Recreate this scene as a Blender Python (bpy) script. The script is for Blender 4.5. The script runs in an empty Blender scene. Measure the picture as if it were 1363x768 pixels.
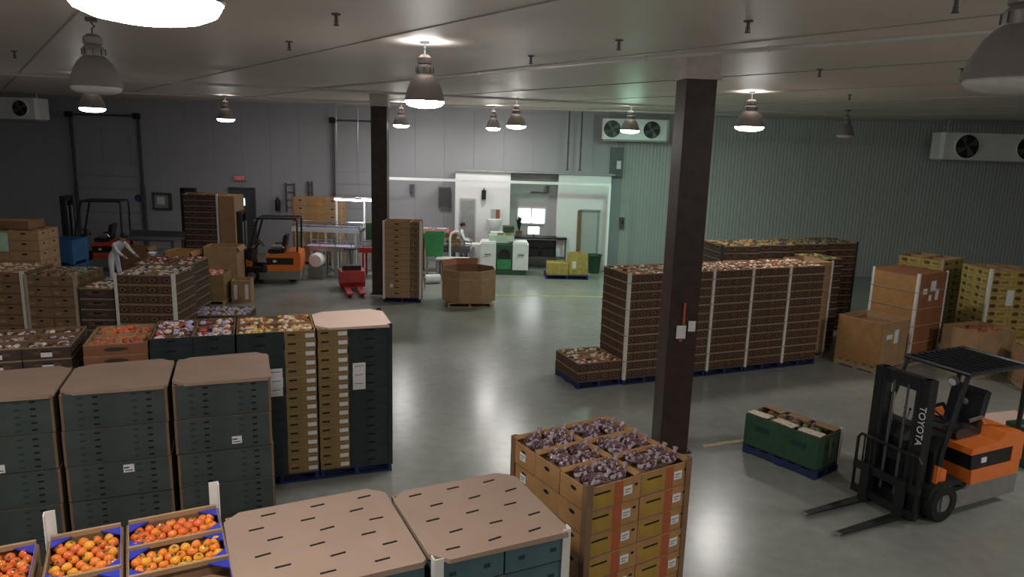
import bpy, bmesh, math, random
from mathutils import Matrix, Vector
random.seed(7)
R = math.radians
SC = bpy.context.scene
COL = SC.collection

# ------------------------------------------------------------------ camera, world, exposure
cam_d = bpy.data.cameras.new('camera'); cam = bpy.data.objects.new('camera', cam_d); COL.objects.link(cam)
cam_d.sensor_width = 36.0; cam_d.lens = 956.0 / 1363.0 * 36.0; cam_d.clip_end = 200
PITCH = math.atan(192.0 / 956.0)
cam.matrix_world = Matrix.Translation((0, 0, 4.6)) @ Matrix.Rotation(math.pi / 2 - PITCH, 4, 'X') @ Matrix.Rotation(R(1.7), 4, 'Z')
SC.camera = cam
w = bpy.data.worlds.new('world'); SC.world = w; w.use_nodes = True
w.node_tree.nodes['Background'].inputs[0].default_value = (0.5, 0.5, 0.52, 1)
w.node_tree.nodes['Background'].inputs[1].default_value = 0.05
SC.view_settings.view_transform = 'Standard'; SC.view_settings.look = 'None'
SC.view_settings.gamma = 1.0; SC.view_settings.use_curve_mapping = False
SC.view_settings.exposure = 0.8
try:
    SC.cycles.use_denoising = True
    SC.cycles.adaptive_threshold = 0.02; SC.cycles.max_bounces = 6; SC.cycles.diffuse_bounces = 4
    SC.cycles.sample_clamp_indirect = 10.0
except Exception:
    pass
LAMP_W = 60.0          # emission strength of a burning lamp

FILL_UPLIGHT = 4.0         # watts of the fill light added above a lamp for the ceiling

# ------------------------------------------------------------------ materials
MATS = {}
def mat(name, col, rough=0.6, metal=0.0, var=0.12, scale=6.0, bump=0.0, emit=None, spec=0.4, detail=4.0, stretch=None, coat=0.0):
    if name in MATS: return MATS[name]
    m = bpy.data.materials.new(name); m.use_nodes = True
    nt = m.node_tree; n = nt.nodes; l = nt.links
    b = n['Principled BSDF']
    b.inputs['Roughness'].default_value = rough; b.inputs['Metallic'].default_value = metal
    b.inputs['Specular IOR Level'].default_value = spec
    if coat: b.inputs['Coat Weight'].default_value = coat
    tc = n.new('ShaderNodeTexCoord'); mp = n.new('ShaderNodeMapping')
    l.new(tc.outputs['Object'], mp.inputs['Vector'])
    if stretch: mp.inputs['Scale'].default_value = stretch
    nz = n.new('ShaderNodeTexNoise'); nz.inputs['Scale'].default_value = scale; nz.inputs['Detail'].default_value = detail
    l.new(mp.outputs[0], nz.inputs['Vector'])
    rp = n.new('ShaderNodeValToRGB')
    rp.color_ramp.elements[0].position = 0.3; rp.color_ramp.elements[1].position = 0.7
    rp.color_ramp.elements[0].color = tuple(max(0, c * (1 - var)) for c in col) + (1,)
    rp.color_ramp.elements[1].color = tuple(min(1, c * (1 + var)) for c in col) + (1,)
    l.new(nz.outputs['Fac'], rp.inputs['Fac']); l.new(rp.outputs[0], b.inputs['Base Color'])
    if bump:
        bp = n.new('ShaderNodeBump'); bp.inputs['Strength'].default_value = bump; bp.inputs['Distance'].default_value = 0.02
        l.new(nz.outputs['Fac'], bp.inputs['Height']); l.new(bp.outputs[0], b.inputs['Normal'])
    if emit:
        b.inputs['Emission Color'].default_value = tuple(emit[:3]) + (1,); b.inputs['Emission Strength'].default_value = emit[3]
    MATS[name] = m
    return m

mat('kraft', (0.36, 0.22, 0.115), 0.75, bump=0.05)
mat('kraft_orange', (0.39, 0.205, 0.078), 0.7)
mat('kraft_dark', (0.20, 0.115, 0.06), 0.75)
mat('kraft_red', (0.27, 0.105, 0.05), 0.75)
mat('kraft_olive', (0.24, 0.16, 0.06), 0.75)
mat('cap_board', (0.31, 0.212, 0.158), 0.7, var=0.08, scale=2.5, bump=0.04)
mat('cap_pale', (0.66, 0.48, 0.40), 0.7, var=0.05, scale=2.0)
mat('teal_carton', (0.050, 0.061, 0.058), 0.55, var=0.25, scale=3.0)
mat('teal_light', (0.075, 0.13, 0.15), 0.55, var=0.15, scale=3.0)
mat('teal_vent', (0.012, 0.045, 0.045), 0.7)
mat('blackgreen', (0.022, 0.032, 0.034), 0.5, var=0.3, scale=4)
mat('brown_print', (0.12, 0.055, 0.034), 0.6, var=0.35, scale=9)
mat('brown_spot', (0.22, 0.105, 0.05), 0.6, var=0.4, scale=14)
mat('dark_print', (0.055, 0.036, 0.027), 0.6, var=0.3, scale=9)
mat('rim_kraft', (0.30, 0.20, 0.11), 0.7)
mat('rim_green', (0.14, 0.17, 0.07), 0.7)
mat('hole', (0.008, 0.007, 0.006), 0.9)
mat('yellow_print', (0.42, 0.32, 0.085), 0.6, var=0.2, scale=10)
mat('yellow_spot', (0.10, 0.06, 0.02), 0.6, var=0.3)
mat('red_stripe', (0.38, 0.09, 0.03), 0.6)
mat('gold_print', (0.38, 0.23, 0.035), 0.6)
mat('label_white', (0.72, 0.70, 0.70), 0.5, var=0.12, scale=40)
mat('post_white', (0.72, 0.69, 0.64), 0.6, var=0.05)
mat('post_brown', (0.40, 0.31, 0.23), 0.7)
mat('strap', (0.36, 0.31, 0.22), 0.45)
mat('pallet_blue', (0.018, 0.03, 0.10), 0.65, var=0.3, scale=8)
mat('pallet_wood', (0.40, 0.28, 0.16), 0.8, var=0.3, scale=5, stretch=(1, 8, 8))
mat('green_wax', (0.033, 0.080, 0.043), 0.45, var=0.2)
mat('green_bright', (0.05, 0.26, 0.10), 0.5)
mat('green_pale', (0.45, 0.62, 0.48), 0.5)
mat('liner_blue', (0.035, 0.05, 0.42), 0.35)
mat('liner_violet', (0.20, 0.16, 0.42), 0.35)
mat('fruit_red', (0.74, 0.14, 0.03), 0.16, var=0.2, scale=3, coat=0.3)
mat('fruit_orange', (0.80, 0.215, 0.03), 0.16, var=0.2, scale=3, coat=0.3)
mat('fruit_yellow', (0.82, 0.34, 0.035), 0.16, var=0.2, scale=3, coat=0.3)
mat('stem_green', (0.08, 0.14, 0.03), 0.6)
mat('grape', (0.14, 0.062, 0.07), 0.25, var=0.6, scale=18, coat=0.6)
mat('grape_pale', (0.40, 0.31, 0.35), 0.2, var=0.5, scale=25, coat=0.6)
mat('produce_cream', (0.68, 0.58, 0.47), 0.5, var=0.25, scale=20)
mat('produce_red', (0.45, 0.06, 0.05), 0.4, var=0.4, scale=20)
mat('produce_gold', (0.62, 0.38, 0.09), 0.4, var=0.3, scale=20)
mat('produce_violet', (0.45, 0.40, 0.62), 0.4, var=0.3, scale=20)
mat('produce_green', (0.10, 0.15, 0.05), 0.5, var=0.4, scale=20)
mat('fk_orange', (0.74, 0.17, 0.025), 0.35, var=0.05, coat=0.2)
mat('fk_red', (0.60, 0.07, 0.03), 0.35, var=0.05, coat=0.2)
mat('fk_grey', (0.20, 0.19, 0.18), 0.5)
mat('black', (0.013, 0.013, 0.014), 0.5, var=0.3)
mat('black_gloss', (0.02, 0.02, 0.025), 0.25, var=0.2)
mat('rubber', (0.012, 0.012, 0.012), 0.85)
mat('steel', (0.42, 0.42, 0.43), 0.35, metal=0.8, var=0.15, scale=12)
mat('steel_dark', (0.10, 0.10, 0.105), 0.5, metal=0.3)
mat('chrome', (0.75, 0.75, 0.76), 0.18, metal=1.0, var=0.03)
mat('white_paint', (0.78, 0.78, 0.77), 0.45, var=0.04)
mat('frame_white', (0.86, 0.88, 0.86), 0.4, var=0.02)
mat('grey_paint', (0.30, 0.30, 0.31), 0.5)
mat('door_grey', (0.075, 0.08, 0.09), 0.5)
mat('blue_plastic', (0.035, 0.12, 0.27), 0.5)
mat('red_paint', (0.45, 0.03, 0.03), 0.45)
mat('navy', (0.05, 0.06, 0.17), 0.5)
mat('column_brown', (0.040, 0.021, 0.017), 0.42, var=0.35, scale=5)
mat('concrete_cap', (0.58, 0.52, 0.48), 0.8)
mat('wall_white', (0.36, 0.36, 0.385), 0.5, var=0.03, scale=0.8)
mat('wall_ribbed', (0.42, 0.44, 0.43), 0.35, var=0.03, scale=0.8)
mat('office_white', (0.78, 0.77, 0.78), 0.55, var=0.03, scale=1)
mat('office_grey', (0.42, 0.44, 0.43), 0.6, var=0.04, scale=1)
mat('ceiling_white', (0.71, 0.625, 0.57), 0.5, var=0.06, scale=0.35)
mat('seam', (0.42, 0.37, 0.34), 0.7)
mat('shade_grey', (0.26, 0.235, 0.225), 0.4, metal=0.25, var=0.08)
mat('shade_pale', (0.62, 0.58, 0.55), 0.4, metal=0.1, var=0.05)
mat('lens_off', (0.62, 0.60, 0.58), 0.25)
mat('lamp_white', (1, 1, 1), 0.4, emit=(1.0, 0.97, 0.93, LAMP_W))
mat('lamp_green', (1, 1, 1), 0.4, emit=(0.52, 1.0, 0.74, LAMP_W * 1.3))
mat('lamp_fill', (1, 1, 1), 0.4, emit=(1.0, 0.98, 0.94, LAMP_W * 1.9))  # stronger lens for the lamps added beyond the right edge
mat('lamp_dim', (1, 1, 1), 0.4, emit=(1.0, 0.96, 0.95, LAMP_W * 0.5))
mat('tube_light', (1, 1, 1), 0.4, emit=(0.95, 0.98, 1.0, 12.0))
mat('screen', (1, 1, 1), 0.3, emit=(0.92, 0.96, 1.0, 3.0))
mat('lit_window', (1, 1, 1), 0.3, emit=(0.95, 0.95, 1.0, 1.6))
mat('exit_red', (0.8, 0.05, 0.1), 0.4, emit=(1.0, 0.08, 0.16, 0.22))
mat('glass_pane', (0.75, 0.78, 0.80), 0.15, var=0.02)
mat('skin', (0.42, 0.25, 0.17), 0.5)
mat('hair_black', (0.012, 0.010, 0.010), 0.5)
mat('cloth_white', (0.68, 0.68, 0.74), 0.8)
mat('cloth_grey', (0.35, 0.36, 0.40), 0.8)
mat('leaf_dark', (0.02, 0.045, 0.02), 0.5)
mat('line_yellow', (0.50, 0.42, 0.14), 0.5, var=0.3, scale=12)

def floor_material():
    m = bpy.data.materials.new('polished_concrete'); m.use_nodes = True
    nt = m.node_tree; n = nt.nodes; l = nt.links; b = n['Principled BSDF']
    tc = n.new('ShaderNodeTexCoord')
    a = n.new('ShaderNodeTexNoise'); a.inputs['Scale'].default_value = 0.45; a.inputs['Detail'].default_value = 6
    l.new(tc.outputs['Object'], a.inputs['Vector'])
    c = n.new('ShaderNodeTexNoise'); c.inputs['Scale'].default_value = 5; c.inputs['Detail'].default_value = 8
    l.new(tc.outputs['Object'], c.inputs['Vector'])
    rp = n.new('ShaderNodeValToRGB')
    rp.color_ramp.elements[0].position = .3; rp.color_ramp.elements[0].color = (.26, .272, .245, 1)
    rp.color_ramp.elements[1].position = .75; rp.color_ramp.elements[1].color = (.375, .388, .35, 1)
    l.new(a.outputs['Fac'], rp.inputs['Fac'])
    mx = n.new('ShaderNodeMix'); mx.data_type = 'RGBA'; mx.blend_type = 'MULTIPLY'; mx.inputs[0].default_value = .35
    l.new(rp.outputs[0], mx.inputs[6]); l.new(c.outputs['Fac'], mx.inputs[7]); l.new(mx.outputs[2], b.inputs['Base Color'])
    mr = n.new('ShaderNodeMapRange'); mr.inputs['To Min'].default_value = .18; mr.inputs['To Max'].default_value = .31
    l.new(a.outputs['Fac'], mr.inputs['Value']); l.new(mr.outputs[0], b.inputs['Roughness'])
    bp = n.new('ShaderNodeBump'); bp.inputs['Strength'].default_value = .06; bp.inputs['Distance'].default_value = .03
    l.new(c.outputs['Fac'], bp.inputs['Height']); l.new(bp.outputs[0], b.inputs['Normal'])
    b.inputs['Specular IOR Level'].default_value = .5
    return m
MATS['floor'] = floor_material()

# ------------------------------------------------------------------ mesh helpers
class MB:
    """collects shapes; mesh() makes ONE mesh with material slots"""
    def __init__(s): s.v = []; s.f = []; s.m = []; s.names = []
    def _mi(s, name):
        if name not in s.names: s.names.append(name)
        return s.names.index(name)
    def add(s, verts, faces, m, M=None):
        o = len(s.v); k = s._mi(m)
        for p in verts: s.v.append(tuple(M @ Vector(p)) if M else tuple(p))
        for f in faces: s.f.append(tuple(i + o for i in f)); s.m.append(k)
        return s
    def box(s, c, d, m, M=None, rz=0, ry=0, rx=0):
        hx, hy, hz = d[0] / 2, d[1] / 2, d[2] / 2
        vs = [(x, y, z) for x in (-hx, hx) for y in (-hy, hy) for z in (-hz, hz)]
        T = Matrix.Translation(c) @ Matrix.Rotation(rz, 4, 'Z') @ Matrix.Rotation(ry, 4, 'Y') @ Matrix.Rotation(rx, 4, 'X')
        if M: T = M @ T
        return s.add(vs, [(0, 1, 3, 2), (4, 6, 7, 5), (0, 4, 5, 1), (2, 3, 7, 6), (0, 2, 6, 4), (1, 5, 7, 3)], m, T)
    def tube(s, pts, r, m, n=8, cap=True, closed=False):
        pts = [Vector(p) for p in pts]; rings = []; N = len(pts)
        up0 = None
        for i, p in enumerate(pts):
            a = pts[(i - 1) % N] if (closed or i > 0) else p
            b = pts[(i + 1) % N] if (closed or i < N - 1) else p
            t = (b - a).normalized()
            if up0 is None:
                up = Vector((0, 0, 1)) if abs(t.z) < .9 else Vector((1, 0, 0))
            else: up = up0
            x = t.cross(up)
            if x.length < 1e-4: x = t.cross(Vector((0, 1, 0)))
            x.normalize(); y = x.cross(t).normalized(); up0 = y
            rr = r[i] if isinstance(r, (list, tuple)) else r
            rings.append([p + x * (rr * math.cos(2 * math.pi * k / n)) + y * (rr * math.sin(2 * math.pi * k / n)) for k in range(n)])
        vs = [v for g in rings for v in g]; fs = []
        L = N if closed else N - 1
        for i in range(L):
            j = (i + 1) % N
            for k in range(n):
                k2 = (k + 1) % n
                fs.append((i * n + k, i * n + k2, j * n + k2, j * n + k))
        if cap and not closed:
            fs.append(tuple(range(n))[::-1]); fs.append(tuple((N - 1) * n + k for k in range(n)))
        return s.add(vs, fs, m)
    def lathe(s, prof, m, n=20, c=(0, 0, 0), M=None):
        vs = []; fs = []
        for (r_, z) in prof:
            for k in range(n):
                a = 2 * math.pi * k / n; vs.append((c[0] + r_ * math.cos(a), c[1] + r_ * math.sin(a), c[2] + z))
        for i in range(len(prof) - 1):
            for k in range(n):
                k2 = (k + 1) % n
                fs.append((i * n + k, i * n + k2, (i + 1) * n + k2, (i + 1) * n + k))
        return s.add(vs, fs, m, M)
    def cyl(s, a, b, r, m, n=12): return s.tube([a, b], r, m, n)
    def prism(s, poly, z0, z1, m, M=None):
        n = len(poly)
        vs = [(x, y, z0) for x, y in poly] + [(x, y, z1) for x, y in poly]
        fs = [tuple(range(n))[::-1], tuple(range(n, 2 * n))] + [(i, (i + 1) % n, n + (i + 1) % n, n + i) for i in range(n)]
        return s.add(vs, fs, m, M)
    def ball(s, c, r, m, nu=8, nv=6, M=None):
        rx, ry, rz = r if isinstance(r, (tuple, list)) else (r, r, r)
        vs = [(c[0], c[1], c[2] - rz)]; fs = []
        for i in range(1, nv):
            t = -math.pi / 2 + math.pi * i / nv
            for k in range(nu):
                a = 2 * math.pi * k / nu
                vs.append((c[0] + rx * math.cos(t) * math.cos(a), c[1] + ry * math.cos(t) * math.sin(a), c[2] + rz * math.sin(t)))
        vs.append((c[0], c[1], c[2] + rz)); T = len(vs) - 1
        for k in range(nu):
            k2 = (k + 1) % nu
            fs.append((0, 1 + k2, 1 + k)); fs.append((T, 1 + (nv - 2) * nu + k, 1 + (nv - 2) * nu + k2))
            for i in range(nv - 2): fs.append((1 + i * nu + k, 1 + i * nu + k2, 1 + (i + 1) * nu + k2, 1 + (i + 1) * nu + k))
        return s.add(vs, fs, m, M)
    def mesh(s, name, smooth=False):
        me = bpy.data.meshes.new(name); me.from_pydata(s.v, [], s.f)
        for nm in s.names: me.materials.append(MATS[nm])
        me.polygons.foreach_set('material_index', s.m)
        if smooth: me.polygons.foreach_set('use_smooth', [True] * len(s.f))
        me.update()
        if smooth:
            try: me.set_sharp_from_angle(angle=R(40))
            except Exception: pass
        return me
    def part(s, name, parent=None, smooth=False, loc=(0, 0, 0), rz=0):
        return put(name, s.mesh(name, smooth), parent, loc, rz)

def put(name, me, parent=None, loc=(0, 0, 0), rz=0):
    o = bpy.data.objects.new(name, me); COL.objects.link(o)
    o.parent = parent; o.location = loc; o.rotation_euler = (0, 0, rz)
    return o
def tag(o, label, cat, group=None, kind=None):
    o['label'] = label; o['category'] = cat
    if group: o['group'] = group
    if kind: o['kind'] = kind
    return o
def thing(name, label, cat, loc=(0, 0, 0), rz=0, group=None):
    o = bpy.data.objects.new(name, None); COL.objects.link(o); o.empty_display_size = .1
    o.location = loc; o.rotation_euler = (0, 0, rz)
    return tag(o, label, cat, group)
def struct(name, mb, label=None, parent=None, smooth=False, cat=None):
    o = mb.part(name, parent, smooth)
    if parent is None:
        o['kind'] = 'structure'; o['label'] = label; o['category'] = cat or name.split('_')[0]
    return o
def copy_tree(o, parent=None):
    c = o.copy(); COL.objects.link(c); c.parent = parent
    for ch in list(o.children): copy_tree(ch, c)
    return c

# ------------------------------------------------------------------ the hall
CEIL = 5.9
def wy(x): return 28.0 - 0.06 * x          # the far wall's line
WA = math.atan(-0.06)
X0, X1, Y0 = -21.0, 20.0, -9.0
fl = MB(); fl.add([(X0, Y0, 0), (X1, Y0, 0), (X1, wy(X1), 0), (X0, wy(X0), 0), (X0, Y0, -.2), (X1, Y0, -.2), (X1, wy(X1), -.2), (X0, wy(X0), -.2)],
       [(0, 1, 2, 3), (7, 6, 5, 4), (0, 4, 5, 1), (1, 5, 6, 2), (2, 6, 7, 3), (3, 7, 4, 0)], 'floor')
struct('floor', fl, 'polished grey-green concrete warehouse floor')
cl = MB(); cl.add([(X0, Y0, CEIL), (X1, Y0, CEIL), (X1, wy(X1), CEIL), (X0, wy(X0), CEIL), (X0, Y0, CEIL + .2), (X1, Y0, CEIL + .2), (X1, wy(X1), CEIL + .2), (X0, wy(X0), CEIL + .2)],
       [(3, 2, 1, 0), (4, 5, 6, 7), (0, 1, 5, 4), (1, 2, 6, 5), (2, 3, 7, 6), (3, 0, 4, 7)], 'ceiling_white')
ceil_o = struct('ceiling', cl, 'flat off-white warehouse ceiling with dark panel seams')
# ceiling seam battens, each a part of the ceiling
SD = Vector((0.60, -0.80, 0))                                 # direction the ceiling panels run
SN = Vector((0.80, 0.60, 0))
for k in range(-1, 8):
    c0 = Vector((0, 0, 0)) + SN * (k * 3.3 + 1.1)
    # clip to the hall
    ts = []
    for t in [i * .25 for i in range(-160, 161)]:
        p = c0 + SD * t
        if X0 + .1 < p.x < X1 - .1 and Y0 + .1 < p.y < wy(p.x) - .15: ts.append(t)
    if len(ts) < 3: continue
    m = MB(); a, b = c0 + SD * ts[0], c0 + SD * ts[-1]
    m.box(((a.x + b.x) / 2, (a.y + b.y) / 2, CEIL - .006), ((b - a).length, .022, .012), 'seam', rz=math.atan2(SD.y, SD.x))
    m.part('seam_strip', ceil_o)
# walls
def wall(name, a, b, label, matn='wall_white', th=.2):
    a = Vector((a[0], a[1], 0)); b = Vector((b[0], b[1], 0)); d = (b - a).normalized(); n = Vector((-d.y, d.x, 0)) * th
    m = MB(); P = [a, b, b + n, a + n]
    m.add([(p.x, p.y, 0) for p in P] + [(p.x, p.y, CEIL) for p in P], [(0, 1, 2, 3), (7, 6, 5, 4), (4, 5, 1, 0), (5, 6, 2, 1), (6, 7, 3, 2), (7, 4, 0, 3)], matn)
    return struct(name, m, label)
wall_back = wall('wall_back', (X0, wy(X0)), (X1, wy(X1)), 'far white panelled wall with dock doors and cooler units')
wall('wall_left', (X0, Y0), (X0, wy(X0)), 'white panelled wall at the left end of the hall')
wall('wall_right', (X1, wy(X1)), (X1, Y0), 'white panelled wall at the right end of the hall')
wall('wall_front', (X1, Y0), (X0, Y0), 'white panelled wall behind the viewpoint')
# insulated panels of the far wall: flat on the left, ribbed on the right
pf = MB(); pf.box((0, 0, CEIL / 2), (1.135, .04, CEIL - .02), 'wall_white'); pf = pf.mesh('panel')
pr = MB(); pr.box((0, .012, CEIL / 2), (1.135, .016, CEIL - .02), 'wall_ribbed')
for i in range(9):
    x = -1.135 / 2 + 1.135 * (i + .5) / 9
    pr.add([(x - .045, .004, .01), (x - .02, -.004, .01), (x + .02, -.004, .01), (x + .045, .004, .01),
            (x - .045, .004, CEIL - .01), (x - .02, -.004, CEIL - .01), (x + .02, -.004, CEIL - .01), (x + .045, .004, CEIL - .01)],
           [(4, 5, 1, 0), (5, 6, 2, 1), (6, 7, 3, 2)], 'wall_ribbed')
pr = pr.mesh('panel')
for i in range(36):
    x = X0 + .57 + i * 1.14
    put('panel', pf if x < 4.2 else pr, wall_back, (x, wy(x) - .02, 0), WA)
# cornice at the top of the far wall
m = MB(); m.box((-.5, wy(-.5) - .09, CEIL - .05), (40.5, .10, .10), 'wall_white', rz=WA)
struct('trim_1', m, 'pale cornice strip where far wall meets ceiling')
m = MB(); m.box((12, wy(12) - .08, CEIL - .95), (15.5, .05, .06), 'wall_ribbed', rz=WA)
struct('trim_2', m, 'horizontal rail across the ribbed wall below the ceiling')
# painted floor lines
m = MB(); m.box((3.8, 10.95, .002), (1.5, .09, .004), 'line_yellow', rz=R(21)); struct('trim_3', m, 'worn yellow line painted on floor beside the dark column')
m = MB(); m.box((1.4, 21.9, .002), (5.0, .10, .004), 'line_yellow', rz=R(3)); struct('trim_4', m, 'faint yellow line painted across the far floor')

# columns
def column(loc, rz, label, wdt=.47):
    t = thing('steel_column', label, 'column', loc, rz, 'dark brown steel columns')
    m = MB(); h = 5.57; d = wdt
    m.box((0, -d / 2 + .015, h / 2), (d, .03, h), 'column_brown'); m.box((0, d / 2 - .015, h / 2), (d, .03, h), 'column_brown')
    m.box((0, 0, h / 2), (.03, d - .06, h), 'column_brown')
    m.box((-d / 2 + .008, 0, h / 2), (.016, d - .06, h), 'column_brown'); m.box((d / 2 - .008, 0, h / 2), (.016, d - .06, h), 'column_brown')
    m.part('shaft', t)
    m = MB(); m.box((0, 0, .012), (d + .10, d + .10, .024), 'column_brown')
    for a in (-1, 1):
        for b in (-1, 1): m.cyl((a * (d / 2 + .025), b * (d / 2 + .025), .024), (a * (d / 2 + .025), b * (d / 2 + .025), .05), .015, 'steel_dark', 6)
    m.part('base_plate', t)
    m = MB(); m.box((0, 0, h + .165), (d + .06, d + .06, .325), 'concrete_cap'); m.box((0, 0, h + .005), (d + .1, d + .1, .02), 'concrete_cap'); m.part('capital', t)
    return t
c1 = column((2.54, 10.62, 0), R(6), 'thick dark brown steel column in the middle of the floor', .44)
column((-4.02, 21.6, 0), R(2), 'slimmer far dark brown column behind the tall carton stack', .46)
m = MB(); m.box((.13, -.243, 2.02), (.11, .004, .16), 'label_white'); m.part('paper_notice', c1)
m = MB(); m.box((-.03, -.245, 1.93), (.14, .01, .20), 'label_white'); m.box((-.03, -.25, 1.81), (.05, .008, .05), 'red_stripe'); m.box((.0, -.243, 2.2), (.035, .01, .35), 'red_stripe')
m.part('clipboard', c1)

# ------------------------------------------------------------------ dock doors, person door, office
def dock_door(n, x, wd, h, label):
    t = bpy.data.objects.new('door_%d' % n, None); COL.objects.link(t); t.location = (x, wy(x) - .05, 0); t.rotation_euler = (0, 0, WA)
    t['kind'] = 'structure'; t['label'] = label; t['category'] = 'door'
    sec = MB(); sec.box((0, -.03, .24), (wd - .1, .05, .47), 'wall_white'); sec.box((0, -.056, .24), (wd - .3, .012, .34), 'wall_white'); sec = sec.mesh('section')
    k = 0
    while k * .48 + .5 < 3.6: put('section', sec, t, (0, 0, k * .48)); k += 1
    for s_ in (-1, 1):
        m = MB(); m.box((s_ * wd / 2, -.06, h / 2), (.07, .12, h), 'steel_dark')
        m.box((s_ * wd / 2, -.06, 1.3), (.13, .14, 2.6), 'steel_dark'); m.part('track', t)
        m = MB(); m.box((s_ * wd / 2, -.12, h), (.16, .2, .2), 'black'); m.cyl((s_ * (wd / 2 - .08), -.2, h), (s_ * (wd / 2 + .08), -.2, h), .12, 'black', 10); m.part('cable_drum', t)
    m = MB(); m.cyl((-wd / 2, -.12, h), (wd / 2, -.12, h), .035, 'steel_dark', 8); m.part('torsion_shaft', t)
dock_door(1, -16.2, 2.75, 5.25, 'white sectional dock door with dark tracks on far left')
dock_door(2, -6.05, 2.05, 5.3, 'white dock door with dark tracks behind the slimmer column')
x = -10.8; t = bpy.data.objects.new('door_3', None); COL.objects.link(t); t.location = (x, wy(x) - .05, 0); t.rotation_euler = (0, 0, WA)
t['kind'] = 'structure'; t['label'] = 'dark grey personnel door with small square window'; t['category'] = 'door'
m = MB(); m.box((0, -.02, 1.28), (.94, .05, 2.5), 'door_grey'); m.part('leaf', t)
m = MB(); m.box((-.02, -.055, 2.05), (.26, .02, .28), 'lit_window'); m.part('pane', t)
m = MB()
for s_ in (-1, 1): m.box((s_ * .5, -.03, 1.3), (.07, .09, 2.6), 'steel_dark')
m.box((0, -.03, 2.58), (1.07, .09, .07), 'steel_dark'); m.part('door_frame', t)
m = MB(); m.cyl((.36, -.09, 1.15), (.36, -.05, 1.15), .03, 'chrome'); m.box((.31, -.09, 1.15), (.13, .02, .025), 'chrome'); m.part('handle', t)

def text_mesh(body, size, extrude, matn, name):
    cu = bpy.data.curves.new(name, 'FONT'); cu.body = body; cu.size = size; cu.extrude = extrude; cu.align_x = 'CENTER'; cu.align_y = 'CENTER'
    o = bpy.data.objects.new('tmp', cu); COL.objects.link(o)
    dg = bpy.context.evaluated_depsgraph_get(); me = bpy.data.meshes.new_from_object(o.evaluated_get(dg))
    bpy.data.objects.remove(o); bpy.data.curves.remove(cu); me.materials.clear(); me.materials.append(MATS[matn]); return me
x = -10.85; t = thing('exit_sign', 'small glowing red exit sign above the dark grey door', 'exit sign', (x, wy(x) - .09, 2.98), WA)
m = MB(); m.box((0, 0, 0), (.5, .06, .22), 'grey_paint'); m.part('housing', t)
o = put('lettering', text_mesh('EXIT', .2, .006, 'exit_red', 'lettering'), t, (0, -.035, 0)); o.rotation_euler = (R(90), 0, 0)

# office block in front of the far wall
m = MB(); YF = 27.0
m.box((-1.2, 27.45, 1.78), (2.05, .9, 3.56), 'office_white')
m.box((2.6, 27.45, 1.78), (1.95, .9, 3.56), 'office_white')
struct('wall_office', m, 'white office block walls built against the far wall')
m = MB(); m.box((.72, 27.75, 1.75), (1.85, .12, 3.5), 'office_grey'); struct('wall_office_recess', m, 'grey recessed wall between the two office walls')
m = MB(); m.box((.7, 27.4, 3.58), (6.0, .95, .05), 'office_grey'); m.box((.7, 26.93, 3.59), (6.0, .03, .06), 'grey_paint')
struct('trim_5', m, 'thin roof edge along the top of the office block')
t = bpy.data.objects.new('door_4', None); COL.objects.link(t); t.location = (2.72, 26.99, 0); t['kind'] = 'structure'; t['label'] = 'narrow pale office door beside the yellow boxes'; t['category'] = 'door'
m = MB(); m.box((.1, -.02, 1.1), (.62, .04, 2.2), 'office_grey'); m.part('leaf', t)
m = MB(); m.box((-.26, -.04, 1.12), (.14, .08, 2.24), 'kraft_dark'); m.box((.45, -.04, 1.12), (.07, .08, 2.24), 'grey_paint'); m.box((.1, -.04, 2.25), (.8, .08, .07), 'grey_paint'); m.part('door_frame', t)
t = bpy.data.objects.new('door_5', None); COL.objects.link(t); t.location = (-1.75, 26.99, 0); t['kind'] = 'structure'; t['label'] = 'grey flush door in the white office wall'; t['category'] = 'door'
m = MB(); m.box((0, -.02, 1.25), (.5, .04, 2.5), 'grey_paint'); m.box((0, -.01, 1.28), (.6, .03, 2.58), 'office_grey'); m.part('leaf', t)
m = MB(); m.box((.17, -.06, 1.1), (.06, .05, .12), 'steel'); m.part('handle', t)
# window of the recess with glazing bars
t = bpy.data.objects.new('window_1', None); COL.objects.link(t); t.location = (.66, 27.66, 1.92); t['kind'] = 'structure'; t['label'] = 'brightly lit office window above the dark desk'; t['category'] = 'window'
for px, pw in ((-.26, .48), (.26, .50)):
    m = MB(); m.box((px, 0, 0), (pw, .02, .56), 'lit_window'); m.part('pane', t)
m = MB(); m.box((0, -.01, .3), (1.1, .05, .05), 'white_paint'); m.box((0, -.01, -.3), (1.1, .05, .05), 'white_paint')
for px in (-.53, 0, .53): m.box((px, -.01, 0), (.05, .05, .6), 'white_paint')
m.part('window_frame', t)
# vertical pipes above the office
for px, lab in ((1.93, 'thin dark conduit rising from office roof, left of a pair'), (2.4, 'thin dark conduit rising from office roof, right of a pair')):
    o = MB().cyl((0, 0, 0), (0, 0, CEIL - 3.75), .03, 'steel_dark', 8); o.box((0, .02, 1.0), (.1, .04, .05), 'steel_dark'); o.box((0, 0, .02), (.12, .12, .04), 'steel_dark')
    tag(o.part('conduit', None, True, (px, 27.2, 3.70)), lab, 'conduit', 'conduits above the office')
# white portal frame in front of the office
t = thing('portal_frame', 'thin white portal frame standing in front of the office block', 'frame', (0, 26.2, 0))
m = MB(); m.box((-.655, 0, 3.26), (8.25, .09, .09), 'frame_white'); m.part('top_rail', t)
m = MB(); m.box((3.43, 0, 1.62), (.08, .08, 3.24), 'frame_white'); m.box((3.43, 0, .01), (.18, .18, .02), 'frame_white'); m.part('post', t)
m = MB(); m.box((-4.74, 0, 1.62), (.08, .08, 3.24), 'frame_white'); m.box((-4.74, 0, .01), (.18, .18, .02), 'frame_white'); m.part('post', t)

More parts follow.
